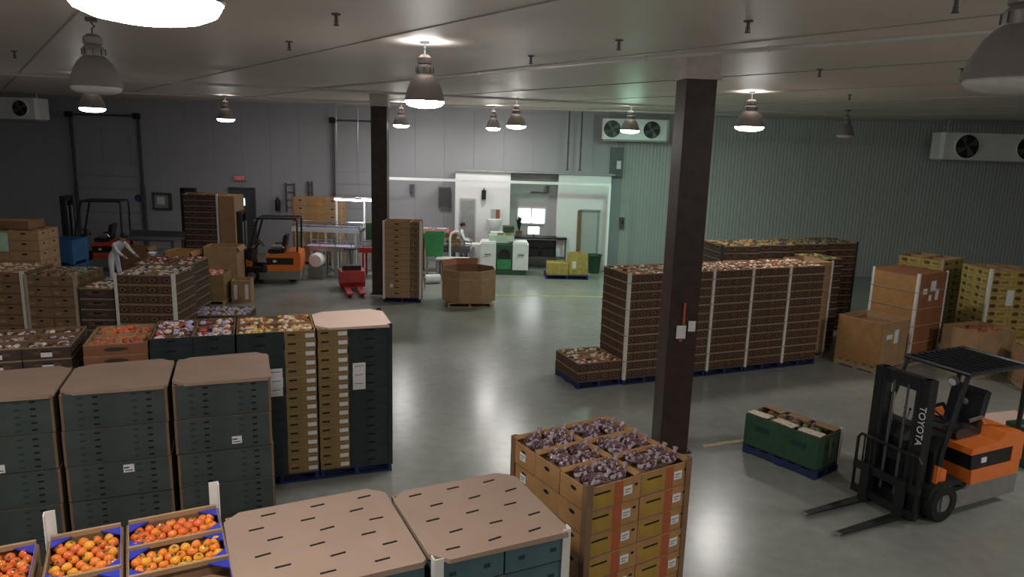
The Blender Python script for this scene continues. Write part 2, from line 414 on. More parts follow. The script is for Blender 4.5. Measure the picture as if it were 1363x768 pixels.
# ------------------------------------------------------------------ lamps
def bay_lamp(loc, lit, label, dia=.56, mt='lamp_white'):
    t = thing('high_bay_lamp', label, 'lamp', loc, random.uniform(0, 3), 'high bay lamps under the ceiling'); r_ = dia / 2; z = 0
    m = MB(); m.lathe([(r_, 0), (r_ * 1.02, .01), (r_ * .98, .05), (r_ * .86, .16), (r_ * .68, .27), (r_ * .5, .33), (r_ * .36, .36), (r_ * .34, .36), (r_ * .47, .32), (r_ * .65, .26), (r_ * .83, .16), (r_ * .95, .05), (r_, 0)], 'shade_grey', 28)
    m.part('shade', t, True)
    m = MB(); m.lathe([(.0, .345), (r_ * .40, .345), (r_ * .42, .36), (r_ * .42, .44), (r_ * .30, .48), (r_ * .36, .49), (r_ * .36, .56), (r_ * .2, .60), (0, .60)], 'shade_grey', 16)
    for k in range(8):
        a = k * math.pi / 4; m.box((r_ * .40 * math.cos(a), r_ * .40 * math.sin(a), .40), (.03, .008, .07), 'steel_dark', rz=a)
    m.part('ballast_housing', t, True)
    m = MB(); pr_ = [(r_ * .955, .012), (r_ * .97, -.015), (r_ * .90, -.045), (r_ * .70, -.07), (r_ * .40, -.085), (0.001, -.09)]
    m.lathe(pr_, mt if lit else 'lens_off', 28); m.part('lens', t, True)
    m = MB(); top = CEIL - loc[2]
    m.tube([(0, 0, .59), (0, 0, .66), (.03, 0, .69), (.0, 0, .72), (0, 0, top)], .010, 'steel_dark', 6)
    m.box((0, 0, top - .02), (.12, .12, .04), 'steel_dark'); m.part('hanger', t)
    if lit:                                   # unseen disc light added above the fitting to brighten the ceiling
        ld = bpy.data.lights.new('fill_uplight', 'AREA'); ld.shape = 'DISK'; ld.size = dia * .8; ld.energy = FILL_UPLIGHT
        ld.energy *= .35 if mt == 'lamp_dim' else 1.0
        ld.color = (1.0, .96, .92) if mt != 'lamp_green' else (.8, 1.0, .88)
        lo = bpy.data.objects.new('fill_uplight', ld); COL.objects.link(lo); lo.parent = t; lo.location = (0, 0, .605); lo.rotation_euler = (math.pi, 0, 0)
    return t
ZL = 5.13
bay_lamp((-1.49, 3.02, 5.12), True, 'nearest burning lamp, its huge white lens cut by the top edge', .58)
bay_lamp((-5.0, 8.8, 5.12), False, 'unlit grey bell lamp at upper left above the dark carton stacks', .57)
bay_lamp((-9.83, 17.06, ZL), True, 'burning lamp directly under the unlit bell lamp at left', mt='lamp_dim')
bay_lamp((-9.57, 24.2, ZL), True, 'burning lamp to the right of the left dock door', mt='lamp_dim')
bay_lamp((-1.25, 9.96, ZL), True, 'burning bell lamp just right of the slimmer column top', .53)
bay_lamp((-3.99, 25.4, ZL), True, 'small burning lamp beside the slimmer column, lower than the bell lamp')
bay_lamp((-.82, 25.7, ZL), True, 'small burning lamp, left one of the close pair over the office', .5)
bay_lamp((-.02, 21.66, ZL), True, 'burning lamp, right one of the close pair over the office', .58)
bay_lamp((3.56, 23.18, ZL), True, 'burning lamp hanging in front of the twin-fan cooler', .6, 'lamp_green')
bay_lamp((5.21, 16.53, ZL), True, 'burning lamp right of the thick column over the carton row', .64)
bay_lamp((3.36, 5.05, 5.12), False, 'big unlit grey lamp cut by the right edge at top', .66)
bay_lamp((9.9, 22.2, 5.15), False, 'small dim lamp by the ribbed wall', .5)
for i, (x, y) in enumerate(((3.5, -1.5), (-5.5, -1.0), (-11.5, 4.0), (7.0, 2.6), (-6.6, 3.6), (10.8, 8.2))):  # extra lamps added out of view to light the foreground
    bay_lamp((x, y, 5.12), True, mt='lamp_fill' if i in (3, 5) else 'lamp_white', label=['added fill lamp behind the viewpoint on the right', 'added fill lamp behind the viewpoint on the left', 'added fill lamp far out to the left of view', 'added fill lamp out of view beyond the right edge', 'added fill lamp out of view beyond the left edge', 'added fill lamp out of view beside the orange forklift'][i])

# ------------------------------------------------------------------ sprinkler pipes and heads
def pipe(pts, r_, label, mt='shade_pale'):
    m = MB().tube(pts, r_, mt, 8)
    for p in pts[1:-1]: m.ball(p, r_ * 1.5, mt, 8, 5)
    return tag(m.part('sprinkler_pipe', None, True), label, 'pipe', 'pipes under the ceiling')
pipe([(4.9, 5.2, 5.66), (3.97, 6.26, 5.64), (2.57, 7.74, 5.64), (1.5, 8.84, 5.64), (-.6, 11.4, 5.64), (-4.5, 16.2, 5.66)], .022, 'long thin pipe running diagonally under the ceiling past the thick column')
pipe([(5.3, 5.5, 5.70), (3.2, 7.6, 5.70), (.9, 10.2, 5.70), (-2.0, 13.9, 5.70)], .016, 'second thinner pipe alongside the long diagonal ceiling pipe', 'seam')
pipe([(-14, 14.2, 5.72), (-7, 16.6, 5.72), (0, 18.7, 5.72), (9, 21.5, 5.72)], .03, 'far cross pipe under the ceiling above the stacks')
pipe([(-12, 21.6, 5.75), (-2, 23.4, 5.75), (8, 24.2, 5.75)], .03, 'farthest cross pipe under the ceiling before the office')
SPR = ((-1.95, 8.02), (-.83, 6.31), (.18, 11.17), (1.23, 9.3), (2.32, 7.7), (3.62, 6.34), (-3.17, 10.35), (4.74, 11.78), (7.37, 16.52), (6.61, 11.16), (-8.52, 12.63))
m = MB(); m.lathe([(0, 0), (.05, 0), (.05, -.012), (.018, -.02), (.018, -.07), (.012, -.08), (.012, -.11), (.032, -.115), (.032, -.122), (0, -.122)], 'steel_dark', 10)
m.box((.02, 0, -.095), (.006, .008, .05), 'steel_dark'); m.box((-.02, 0, -.095), (.006, .008, .05), 'steel_dark')
sp = m.mesh('sprinkler_head', True)
for x, y in SPR: tag(put('fire_sprinkler', sp, None, (x, y, CEIL)), 'small dark sprinkler head under the ceiling', 'sprinkler', 'ceiling sprinkler heads')

# ------------------------------------------------------------------ cooler (evaporator) units and wall fittings
def cooler(loc, rz, wd, h, fans, label, fr=.30):
    t = thing('evaporator_cooler', label, 'cooler', loc, rz, 'wall cooler units'); d = .7
    m = MB(); m.prism([(-wd / 2, d / 2), (-wd / 2, -d / 2 + .1), (-wd / 2 + .1, -d / 2), (wd / 2 - .1, -d / 2), (wd / 2, -d / 2 + .1), (wd / 2, d / 2)], 0, h, 'white_paint'); m.part('casing', t)
    m = MB(); m.box((0, 0, -.03), (wd * .96, d * .9, .06), 'grey_paint'); m.part('drip_tray', t)
    for fx in fans:
        f = MB(); T = Matrix.Translation((fx, -d / 2, h / 2)) @ Matrix.Rotation(R(90), 4, 'X')
        f.lathe([(fr * 1.0, -.05), (fr * 1.08, -.02), (fr * 1.1, .05), (fr, .06), (fr, -.05)], 'white_paint', 24, M=T)
        f.add([(fr * math.cos(a * math.pi / 12), fr * math.sin(a * math.pi / 12), .012) for a in range(24)], [tuple(range(24))], 'black', T); fo = f.part('fan', t, True)
        g = MB()
        for k in range(4):
            a = k * math.pi / 2 + .4
            g.add([(math.cos(a) * .05, math.sin(a) * .05, .02), (math.cos(a - .25) * fr * .92, math.sin(a - .25) * fr * .92, .02), (math.cos(a + .4) * fr * .92, math.sin(a + .4) * fr * .92, .045), (math.cos(a + .9) * .06, math.sin(a + .9) * .06, .04)], [(0, 1, 2, 3)], 'steel_dark', T)
        g.lathe([(.0, .06), (.06, .06), (.07, .02)], 'steel_dark', 10, M=T); g.part('blades', fo)
    for sx in (-1, 1): MB().cyl((sx * wd * .42, 0, h), (sx * wd * .42, 0, CEIL - loc[2]), .02, 'steel', 6).part('hanger_rod', t)
    return t
cooler((4.28, 26.6, 4.88), WA, 2.35, .72, (-.85, .55), 'white twin-fan cooler unit beside the thick column top')
cooler((16.75, 25.7, 4.52), WA, 4.0, .92, (-1.15, .9), 'white cooler unit with big black fan at the right edge', .40)
cooler((-18.6, 27.0, 4.98), R(2), 2.4, .75, (-.5, .6), 'grey cooler unit cut by the left edge', .28)
t = thing('electrical_panel', 'tall dark electrical box on the wall below the twin-fan cooler', 'electrical box', (3.82, wy(3.82) - .13, 3.5), WA)
m = MB(); m.box((0, 0, .55), (.48, .22, 1.1), 'steel_dark'); m.part('box', t)
m = MB(); m.box((0, -.12, .55), (.42, .02, 1.02), 'steel_dark'); m.box((.08, -.132, .45), (.16, .01, .3), 'label_white'); m.part('cover', t)
m = MB(); m.tube([(.0, 0, 1.1), (0, 0, 1.30), (.9, -.06, 1.34)], .025, 'steel', 6); m.part('conduit', t)
t = thing('wall_switch', 'small dark switch box on wall beside the portal frame post', 'switch', (4.15, wy(4.15) - .09, 1.75), WA)
m = MB(); m.box((0, 0, 0), (.2, .1, .42), 'steel_dark'); m.part('box', t); m = MB(); m.box((.02, -.06, .03), (.06, .04, .12), 'black'); m.part('lever', t)
# picture / notice board on the left wall, wall clock, small signs
x = -14.1; t = thing('wall_frame', 'dark framed pale board on the left wall above the counter', 'picture frame', (x, wy(x) - .07, 1.95), WA)
m = MB()
for a, b, c, d in ((0, .3, .78, .09), (0, -.3, .78, .09), (-.34, 0, .09, .6), (.34, 0, .14, .6)): m.box((a, 0, b), (c, .05, d), 'steel_dark')
m.part('frame', t); m = MB(); m.box((0, .01, 0), (.62, .03, .54), 'grey_paint'); m.part('board', t); m = MB(); m.box((-.04, -.008, .03), (.3, .01, .3), 'label_white'); m.part('paper', t)
x = -15.05; t = thing('wall_phone', 'small dark round device on wall beside the dock door', 'wall device', (x, wy(x) - .07, 2.05), WA)
m = MB(); m.lathe([(.0, -.05), (.15, -.05), (.16, .02), (0, .02)], 'navy', 16, M=Matrix.Rotation(R(-90), 4, 'X')); m.part('dial', t, True); m = MB(); m.box((0, .03, 0), (.34, .04, .34), 'grey_paint'); m.part('back_plate', t)
def ladder(x, z0, h, wd, label):
    t = thing('wall_ladder', label, 'ladder', (x, wy(x) - .1, z0), WA)
    for s_ in (-1, 1): MB().box((s_ * wd / 2, 0, h / 2), (.05, .05, h), 'steel_dark').part('rail', t)
    k = .2
    while k < h: MB().cyl((-wd / 2, 0, k), (wd / 2, 0, k), .015, 'steel_dark', 6).part('rung', t); k += .3
    return t
ladder(-8.85, 1.7, 1.15, .34, 'short dark wall ladder right of the grey door')
ladder(-8.05, 2.0, .95, .16, 'narrow dark wall ladder next to the stacked cartons')
x = -9.35; t = thing('fire_extinguisher', 'dark fire extinguisher on wall beside the grey door', 'fire extinguisher', (x, wy(x) - .15, 1.75), WA)
m = MB(); m.lathe([(0, 0), (.09, 0), (.1, .02), (.1, .38), (.06, .46), (.03, .48), (0, .48)], 'black', 14); m.part('cylinder', t, True)
m = MB(); m.box((0, -.02, .52), (.05, .1, .06), 'steel_dark'); m.tube([(.02, -.05, .5), (.12, -.05, .42), (.11, -.04, .2)], .012, 'black', 6); m.part('valve', t)
for x, z, w_, h_, lab in ((-4.0, 2.62, .17, .35, 'small dark speaker box on the far wall right of the slimmer column'), (-2.75, 2.1, .42, .8, 'grey metal electrical cabinet on wall left of the white office')):
    t = thing('wall_cabinet', lab, 'wall box', (x, wy(x) - .13, z), WA)
    MB().box((0, 0, h_ / 2), (w_, .18, h_), 'fk_grey').part('box', t); MB().box((0, -.1, h_ / 2), (w_ * .86, .02, h_ * .9), 'steel_dark').part('cover', t)
t = thing('office_speaker', 'small black box mounted high on the white office wall', 'wall box', (-1.15, 26.93, 2.72))
MB().box((0, 0, 0), (.16, .12, .34), 'black').part('box', t); MB().box((0, .03, .2), (.05, .06, .08), 'steel_dark').part('bracket', t)
t = thing('framed_notice', 'dark red framed notice hanging on the white office wall', 'picture frame', (-.7, 26.96, 1.9))
MB().box((0, 0, 0), (.34, .04, .6), 'office_grey').part('board', t); MB().box((.08, -.025, 0), (.14, .02, .56), 'kraft_red').part('print', t)
t = thing('shelf_bracket', 'dark bracket high on the grey office recess wall', 'bracket', (1.1, 27.6, 2.95))
MB().box((.15, 0, 0), (.1, .16, .28), 'steel_dark').part('box', t); MB().box((-.2, 0, -.12), (.6, .05, .04), 'steel_dark').part('arm', t)

# ------------------------------------------------------------------ cartons, pallets and pallet loads
_cm = {}
def carton_mesh(style, w, d, h):
    """open-topped corrugated tray with printed sides; one mesh per style and size"""
    key = (style, round(w, 3), round(d, 3), round(h, 3))
    if key in _cm: return _cm[key]
    S = STYLES[style]; m = MB(); body = S['body']; th = .012
    hx, hy = w / 2, d / 2; zf = h * .55
    # cut-corner walls, inner walls and floor
    o = [(-hx, -hy), (hx, -hy), (hx, hy), (-hx, hy)]; i_ = [(-hx + th, -hy + th), (hx - th, -hy + th), (hx - th, hy - th), (-hx + th, hy - th)]
    vs = [(x, y, 0) for x, y in o] + [(x, y, h) for x, y in o] + [(x, y, h) for x, y in i_] + [(x, y, zf) for x, y in i_]
    m.add(vs, [(3, 2, 1, 0)] + [(k, (k + 1) % 4, 4 + (k + 1) % 4, 4 + k) for k in range(4)], body)
    m.add(vs, [(4 + k, 4 + (k + 1) % 4, 8 + (k + 1) % 4, 8 + k) for k in range(4)] + [(8 + k, 8 + (k + 1) % 4, 12 + (k + 1) % 4, 12 + k) for k in range(4)] + [(12, 13, 14, 15)], S.get('inside', 'kraft'))
    def decor(items, L, M):
        for it in items:
            kind, x0, x1, y0, y1, mt = it[:6]; e = it[6] if len(it) > 6 else .0015
            ax, bx, ay, by = (x0 - .5) * L, (x1 - .5) * L, y0 * h, y1 * h
            if kind == 'r': m.add([(ax, -e, ay), (bx, -e, ay), (bx, -e, by), (ax, -e, by)], [(0, 1, 2, 3)], mt, M)
            elif kind == 'o':
                cx, cz, rx, rz = (ax + bx) / 2, (ay + by) / 2, (bx - ax) / 2, (by - ay) / 2
                m.add([(cx + rx * math.cos(k * math.pi / 4 + .39), -e, cz + rz * math.sin(k * math.pi / 4 + .39)) for k in range(8)], [tuple(range(8))], mt, M)
    sd, ed = S.get('side', ()), S.get('end', S.get('side', ()))
    decor(sd, w, Matrix.Translation((0, -hy, 0))); decor(sd, w, Matrix.Translation((0, hy, 0)) @ Matrix.Rotation(math.pi, 4, 'Z'))
    decor(ed, d, Matrix.Translation((hx, 0, 0)) @ Matrix.Rotation(math.pi / 2, 4, 'Z')); decor(ed, d, Matrix.Translation((-hx, 0, 0)) @ Matrix.Rotation(-math.pi / 2, 4, 'Z'))
    _cm[key] = m.mesh('carton'); return _cm[key]
vent = lambda x, y, mt='teal_vent', a=.035, b=.03: ('r', x - a, x + a, y - b, y + b, mt)
STYLES = {
    'apple': dict(body='brown_print', inside='kraft', side=[('r', 0, 1, .90, 1, 'rim_kraft'), ('r', .05, .45, .12, .78, 'dark_print'), ('r', .55, .95, .12, .78, 'dark_print'), ('o', .13, .37, .25, .68, 'brown_spot', .003), ('o', .63, .87, .25, .68, 'brown_spot', .003), ('o', .19, .31, .36, .57, 'hole', .004), ('o', .69, .81, .36, .57, 'hole', .004), ('r', 0, 1, 0, .05, 'rim_green')]),
    'dark': dict(body='dark_print', inside='kraft_dark', side=[('r', 0, 1, .88, 1, 'rim_kraft'), ('o', .2, .8, .25, .7, 'brown_print', .003), ('r', .38, .62, .5, .66, 'hole', .004)]),
    'teal': dict(body='teal_carton', inside='kraft', side=[('r', 0, 1, 0, .012, 'hole'), ('r', .0, .025, .02, 1, 'kraft_dark'), ('r', .975, 1, .02, 1, 'kraft_dark')] + [vent(x, y, mt_, .026, .026) for x, mt_ in ((.18, 'teal_vent'), (.32, 'hole'), (.68, 'teal_vent'), (.82, 'hole')) for y in (.12, .31, .50, .69, .88)]),
    'teal_low': dict(body='teal_light', inside='kraft', side=[('r', 0, 1, 0, .03, 'hole')] + [vent(x, .5, 'teal_vent', .05, .08) for x in (.25, .75)]),
    'blackgreen': dict(body='blackgreen', inside='kraft_dark', side=[('r', 0, 1, .93, 1, 'teal_vent'), ('r', .4, .6, .55, .72, 'hole', .003)]),
    'brown_end': dict(body='kraft_olive', inside='kraft', side=[('r', 0, 1, .93, 1, 'kraft'), ('r', .1, .35, .5, .68, 'hole', .003)]),
    'kraft': dict(body='kraft', inside='kraft', side=[('r', 0, 1, 0, .04, 'kraft_dark'), ('o', .4, .6, .6, .78, 'hole', .003)]),
    'kraft_dark': dict(body='kraft_dark', inside='kraft', side=[('r', 0, 1, 0, .04, 'hole'), ('r', .1, .3, .3, .5, 'rim_kraft', .003), ('o', .42, .6, .6, .78, 'hole', .003)]),
    'grape': dict(body='kraft_orange', inside='kraft', side=[('r', 0, 1, 0, .035, 'kraft_dark'), ('r', .04, .46, .10, .82, 'gold_print'), ('r', .50, .66, .03, .97, 'red_stripe'), ('r', .12, .42, .66, .74, 'hole', .004), ('r', .88, .94, .62, .72, 'hole', .004)], end=[('r', 0, 1, 0, .035, 'kraft_dark'), ('o', .4, .62, .62, .8, 'hole', .003)]),
    'yellow': dict(body='yellow_print', inside='kraft', side=[('r', 0, 1, .92, 1, 'kraft'), ('o', .12, .42, .2, .75, 'yellow_spot', .003), ('r', .5, .8, .3, .6, 'kraft_olive', .003)]),
    'wax': dict(body='green_wax', inside='kraft_dark', side=[('r', 0, 1, 0, .03, 'hole'), ('r', .3, .7, .55, .72, 'teal_vent', .003)]),
    'tomato': dict(body='kraft', inside='kraft_dark', side=[('r', .3, .7, .6, .8, 'hole', .003)]),
    'wrapped': dict(body='kraft_red', inside='kraft', side=[('r', 0, 1, 0, .02, 'kraft_dark')]),
    'kraft_orange': dict(body='kraft_orange', inside='kraft', side=[('r', 0, 1, 0, .03, 'kraft_dark')]),
    'redbrown': dict(body='kraft_red', inside='kraft', side=[('r', 0, 1, .9, 1, 'rim_kraft'), ('o', .3, .7, .3, .7, 'dark_print', .003)]),
}
_pm = {}
def pallet_mesh(W, D, mt):
    k = (round(W, 2), round(D, 2), mt)
    if k in _pm: return _pm[k]
    m = MB()
    for i in range(6): m.box((0, -D / 2 + .05 + i * (D - .1) / 5, .125), (W, .1, .022), mt)
    for x in (-W / 2 + .03, 0, W / 2 - .03): m.box((x, 0, .069), (.05, D, .09), mt)
    for y in (-D / 2 + .06, 0, D / 2 - .06): m.box((0, y, .012), (W, .11, .022), mt)
    _pm[k] = m.mesh('pallet'); return _pm[k]
PH = .137
def corner_posts(t, W, D, z0, z1, which, mt='post_white', leg=.055):
    for sx, sy in which:
        m = MB(); x, y = sx * (W / 2 + .006), sy * (D / 2 + .006)
        m.box((x, y - sy * leg / 2, (z0 + z1) / 2), (.008, leg, z1 - z0), mt); m.box((x - sx * leg / 2, y, (z0 + z1) / 2), (leg, .008, z1 - z0), mt)
        m.part('corner_post', t)
def straps(t, W, D, zs, mt='strap'):
    for z in zs:
        m = MB(); e = .014
        for s_ in (-1, 1):
            m.box((0, s_ * (D / 2 + e), z), (W + 2 * e, .003, .016), mt); m.box((s_ * (W / 2 + e), 0, z), (.003, D + 2 * e, .016), mt)
        m.part('strap', t)
def cap_sheet(t, W, D, z, mt='cap_board', slots=0, cut=.12, lift=.0, lip=.05, name='cap_sheet'):
    """sheet of board with folded lip and cropped corners laid over the load"""
    a, b, c = W / 2 + .012, D / 2 + .012, cut
    poly = [(-a + c, -b), (a - c * .3, -b - .005), (a, -b + c * .3), (a + .004, b - c), (a - c, b), (-a + c, b + .004), (-a, b - c), (-a, -b + c)]
    m = MB(); n = len(poly)
    zz = [z + lift * (.5 + .5 * math.sin(k * 2.1)) for k in range(n)]
    top = [(x, y, zz[k] + .01) for k, (x, y) in enumerate(poly)]; bot = [(x * 1.004, y * 1.004, z - lip * (.6 + .4 * math.sin(k * 1.7) ** 2)) for k, (x, y) in enumerate(poly)]
    inn = [(x * .8, y * .8, z + .012 + lift * .4) for x, y in poly]
    m.add(top + bot + inn, [(k, n + k, n + (k + 1) % n, (k + 1) % n)[::-1] for k in range(n)] + [(k, (k + 1) % n, 2 * n + (k + 1) % n, 2 * n + k) for k in range(n)] + [tuple(2 * n + k for k in range(n))], mt)
    o = m.part(name, t)
    if slots:
        sm = MB(); sm.box((0, 0, 0), (.09, .010, .006), 'hole'); sm = sm.mesh('slot')
        for i in range(3):
            for j in range(slots):
                put('slot', sm, o, (-a * .62 + i * a * .6 + (.07 if j % 2 else -.02), -b * .78 + j * 2 * b * .78 / max(1, slots - 1), z + .0145 + lift * .4), R(random.uniform(0, 9)))
    return o
def load(label, loc, rz, W, D, tiers, h, layout, pallet='pallet_wood', posts=(), post_mat='post_white', strap_z=(), post_extra=.03, group=None, name='pallet_load', jit=.004, cat='pallet load', skip=None):
    """one strapped unit load: pallet, every carton, posts and straps are its parts.
    layout: list of (x, y, w, d, style) in the load's own frame, or a function of the tier"""
    t = thing(name, label, cat, (loc[0], loc[1], 0), rz, group)
    put('pallet', pallet_mesh(W, D, pallet), t)
    cart = []
    for k in range(tiers):
        lay = layout(k) if callable(layout) else layout
        for (x, y, w_, d_, st) in lay:
            c = put('carton', carton_mesh(st, w_ - .006, d_ - .006, h - .003), t, (x + random.uniform(-jit, jit), y + random.uniform(-jit, jit), PH + k * h), 0)
            cart.append((c, k, x, y, w_, d_, st))
    top = PH + tiers * h
    if posts: corner_posts(t, W, D, PH - .03, top + post_extra, posts, post_mat)
    if strap_z: straps(t, W, D, strap_z)
    return t, top, cart
def grid(W, D, nx, ny, st):
    sts = st if isinstance(st, (list, tuple)) else [st] * (nx * ny); out = []
    for j in range(ny):
        for i in range(nx): out.append((-W / 2 + W * (i + .5) / nx, -D / 2 + D * (j + .5) / ny, W / nx, D / ny, sts[(j * nx + i) % len(sts)]))
    return out
def from_corner(c, rz, W, D, side='right'):
    """centre of a load from its front-right or front-left floor corner"""
    u = Vector((math.cos(rz), math.sin(rz))); v = Vector((-math.sin(rz), math.cos(rz))); c = Vector(c)
    p = c - u * W / 2 + v * D / 2 if side == 'right' else c + u * W / 2 + v * D / 2
    return (p.x, p.y)
def produce(label, loc, rz, W, D, z, mats, n, r_, cat='produce', name='produce_heap', nx=1, ny=1):
    """small produce nobody could count, filling the open trays on top of a load"""
    m = MB()
    for k in range(n):
        i, j = random.randrange(nx), random.randrange(ny)
        x = -W / 2 + W * (i + .5) / nx + random.uniform(-.40, .40) * W / nx; y = -D / 2 + D * (j + .5) / ny + random.uniform(-.38, .38) * D / ny
        rr = r_ * random.uniform(.8, 1.2)
        m.ball((x, y, random.uniform(-.25, .25) * r_), (rr * random.uniform(.8, 1.4), rr, rr * .85), random.choice(mats), 6, 4)
    o = m.part(name, None, True, (loc[0], loc[1], z), rz)
    return tag(o, label, cat, None, 'stuff')
ALL4 = ((-1, -1), (1, -1), (1, 1), (-1, 1)); FRONT = ((-1, -1), (1, -1))

# ---- left: three tall teal stacks under cardboard caps
TH = R(21); L1 = [(-2.56, 7.4), (-3.51, 7.035), (-4.46, 6.67), (-5.41, 6.305)]
NM = ['tall dark teal carton stack with cardboard cap, right one of the three', 'tall dark teal carton stack with cardboard cap, middle one of the three', 'tall dark teal carton stack with cardboard cap, cut by the left edge', 'teal carton stack with cardboard cap beyond the left edge']
for k, c in enumerate(L1[:3]):
    p = from_corner(c, TH, 1.0, 1.0)
    t, top, cart = load(NM[k], p, TH, .985, .985, 5, .382, grid(.97, .97, 1, 1, 'teal'), group='teal carton stacks on the left', jit=.006)
    cap_sheet(t, .955, .96, top, lift=.012, cut=.13, lip=.02)
    lm = MB(); lm.box((0, 0, 0), (.10, .004, .085), 'label_white'); lm.box((-.02, -.003, .01), (.05, .002, .012), 'hole'); lm.box((.0, -.003, -.02), (.07, .002, .008), 'hole')
    for cc, kk, x, y, w_, d_, st in cart:
        if (k == 0 and kk == 3) or (k == 1 and kk == 2) or (k == 2 and kk == 3):
            lm.part('label', cc, False, ((.12, .08, -.02)[k], -d_ / 2, (.10, .30, .06)[k]))

# ---- second row on the left
TH2 = R(20); u2 = Vector((math.cos(TH2), math.sin(TH2))); c0 = Vector((-1.63, 9.5))
lab_s = MB(); lab_s.box((0, 0, 0), (.115, .004, .055), 'label_white'); lab_s = lab_s.mesh('label')
lab_b = MB(); lab_b.box((0, 0, 0), (.17, .005, .13), 'label_white'); lab_b.box((0, -.003, .02), (.12, .002, .01), 'fk_grey'); lab_b = lab_b.mesh('label')
W = .98; D = .95; h = .1245
def put_labels(cart, brown_right, lbl_tiers):
    for cc, kk, x, y, w_, d_, st in cart:
        if y < -.1 and st == 'brown_end': put('label', lab_s, cc, (w_ / 2 - .075, -d_ / 2, .055 + random.uniform(-.004, .004)))
        if y < -.1 and st == 'blackgreen' and kk in lbl_tiers: put('label', lab_b, cc, ((-w_ / 2 + .14) if not brown_right else w_ / 2 - .12, -d_ / 2 - .002, .06))
p = from_corner(c0, TH2, W, D)
layA = [(-.29, -.235, .40, .475, 'brown_end'), (.20, -.235, .58, .475, 'blackgreen'), (-.29, .24, .40, .475, 'brown_end'), (.20, .24, .58, .475, 'blackgreen')]
t, top, cart = load('tall stack of dark cartons with brown labelled ends under a pale sheet', p, TH2, W, D, 16, h, layA, 'pallet_blue', ((1, -1), (1, 1)), 'blackgreen', name='pallet_load')
cap_sheet(t, W, D, top, 'cap_pale', cut=.16, lip=.02, lift=.01); put_labels(cart, False, (9, 10, 11))
c = c0 - u2 * 1.0; p = from_corner(c, TH2, W, D)
layB = [(.29, -.235, .40, .475, 'brown_end'), (-.20, -.235, .58, .475, 'blackgreen'), (.29, .24, .40, .475, 'brown_end'), (-.20, .24, .58, .475, 'blackgreen')]
t, top, cart = load('tall dark and brown carton stack topped with open trays of golden fruit', p, TH2, W, D, 16, h, layB, 'pallet_blue')
put_labels(cart, True, (9, 10, 11))
produce('rows of small golden fruit in the open trays beside the pale sheet', p, TH2, W, D, top - .02, ['produce_gold', 'produce_cream', 'kraft_red'], 170, .034, nx=2, ny=2)
c = c0 - u2 * 2.0; p = from_corner(c, TH2, W, D)
t, top, cart = load('dark carton stack topped with open trays of violet and red fruit', p, TH2, W, D, 16, h, grid(W, D, 2, 2, 'blackgreen'), 'pallet_blue')
produce('violet and red fruit in open trays behind the right teal stack', p, TH2, W, D, top - .02, ['produce_violet', 'produce_red', 'produce_cream', 'grape'], 150, .034, nx=2, ny=3)
c = c0 - u2 * 3.0; p = from_corner(c, TH2, .7, D)
t, top, cart = load('narrow reddish brown carton stack between darker stacks behind the teal row', p, TH2, .7, D, 14, .14, grid(.7, D, 1, 2, 'redbrown'), 'pallet_wood')
produce('orange-red fruit on the narrow reddish stack', p, TH2, .66, D, top - .03, ['fruit_red', 'kraft_orange', 'produce_red'], 90, .04, nx=1, ny=2)
c = c0 - u2 * 3.82
for k in range(2):
    p = from_corner(c - u2 * 1.02 * k, TH2, 1.0, D)
    t, top, cart = load(['dark brown carton stack with open top trays behind the middle teal stack', 'dark brown carton stack with open top trays behind the leftmost teal stack'][k], p, TH2, 1.0, D, 13, .152, grid(1.0, D, 2, 3, 'dark'), 'pallet_wood', group='dark open-topped stacks behind the teal row')
    for cc, kk, x, y, w_, d_, st in cart:
        if kk >= 11 and y < -.2: put('label', lab_s, cc, (0, -d_ / 2 - .002, .05))
    produce(['pale wrapped fruit in the trays behind the middle teal stack', 'pale wrapped fruit in the trays behind the leftmost teal stack'][k], p, TH2, 1.0, D, top - .04, ['produce_cream', 'grape', 'dark_print', 'grape_pale'], 140, .032, nx=2, ny=3)

# ---- third row on the left with white corner posts
def row4(x, wd, style, tiers, hh, lab, top_mats, lab2, rz=R(4), posts=FRONT, y=13.65, D=1.05, pm='post_white'):
    t, top, cart = load(lab, (x, y), rz, wd, D, tiers, hh, grid(wd, D, 2 if wd > .8 else 1, 3, style), 'pallet_wood', posts, pm)
    if top_mats: produce(lab2, (x, y), rz, wd, D, top - .03, top_mats, 120, .045, nx=2 if wd > .8 else 1, ny=3)
    return t
row4(-6.9, 1.08, 'apple', 10, .188, 'dark printed carton stack between two white corner posts', ['produce_cream', 'produce_cream', 'grape_pale', 'dark_print'], 'pale wrapped produce in trays above the white-posted dark stack')
row4(-7.82, .62, 'dark', 8, .2, 'narrow dark carton stack left of the white-posted printed stack', ['produce_green', 'produce_gold', 'produce_cream'], 'green and gold produce on the narrow dark stack', posts=())
row4(-8.66, .92, 'kraft_dark', 9, .2, 'brown carton stack with thin pale posts and green cover on top', ['produce_green', 'dark_print', 'kraft_orange'], 'dark green produce on the brown stack with pale posts', pm='post_brown')
row4(-9.75, 1.1, 'kraft_dark', 9, .205, 'plain brown carton stack at the left edge behind the dark rows', ['kraft_orange', 'produce_cream'], 'tan produce on the plain brown stack at the left edge', posts=((1, -1),))
row4(-7.35, 1.15, 'dark', 9, .2, 'dark carton stack directly behind the white-posted printed stack', ['produce_cream', 'produce_red', 'dark_print'], 'pale and red produce on the dark stack behind', posts=(), y=15.3)
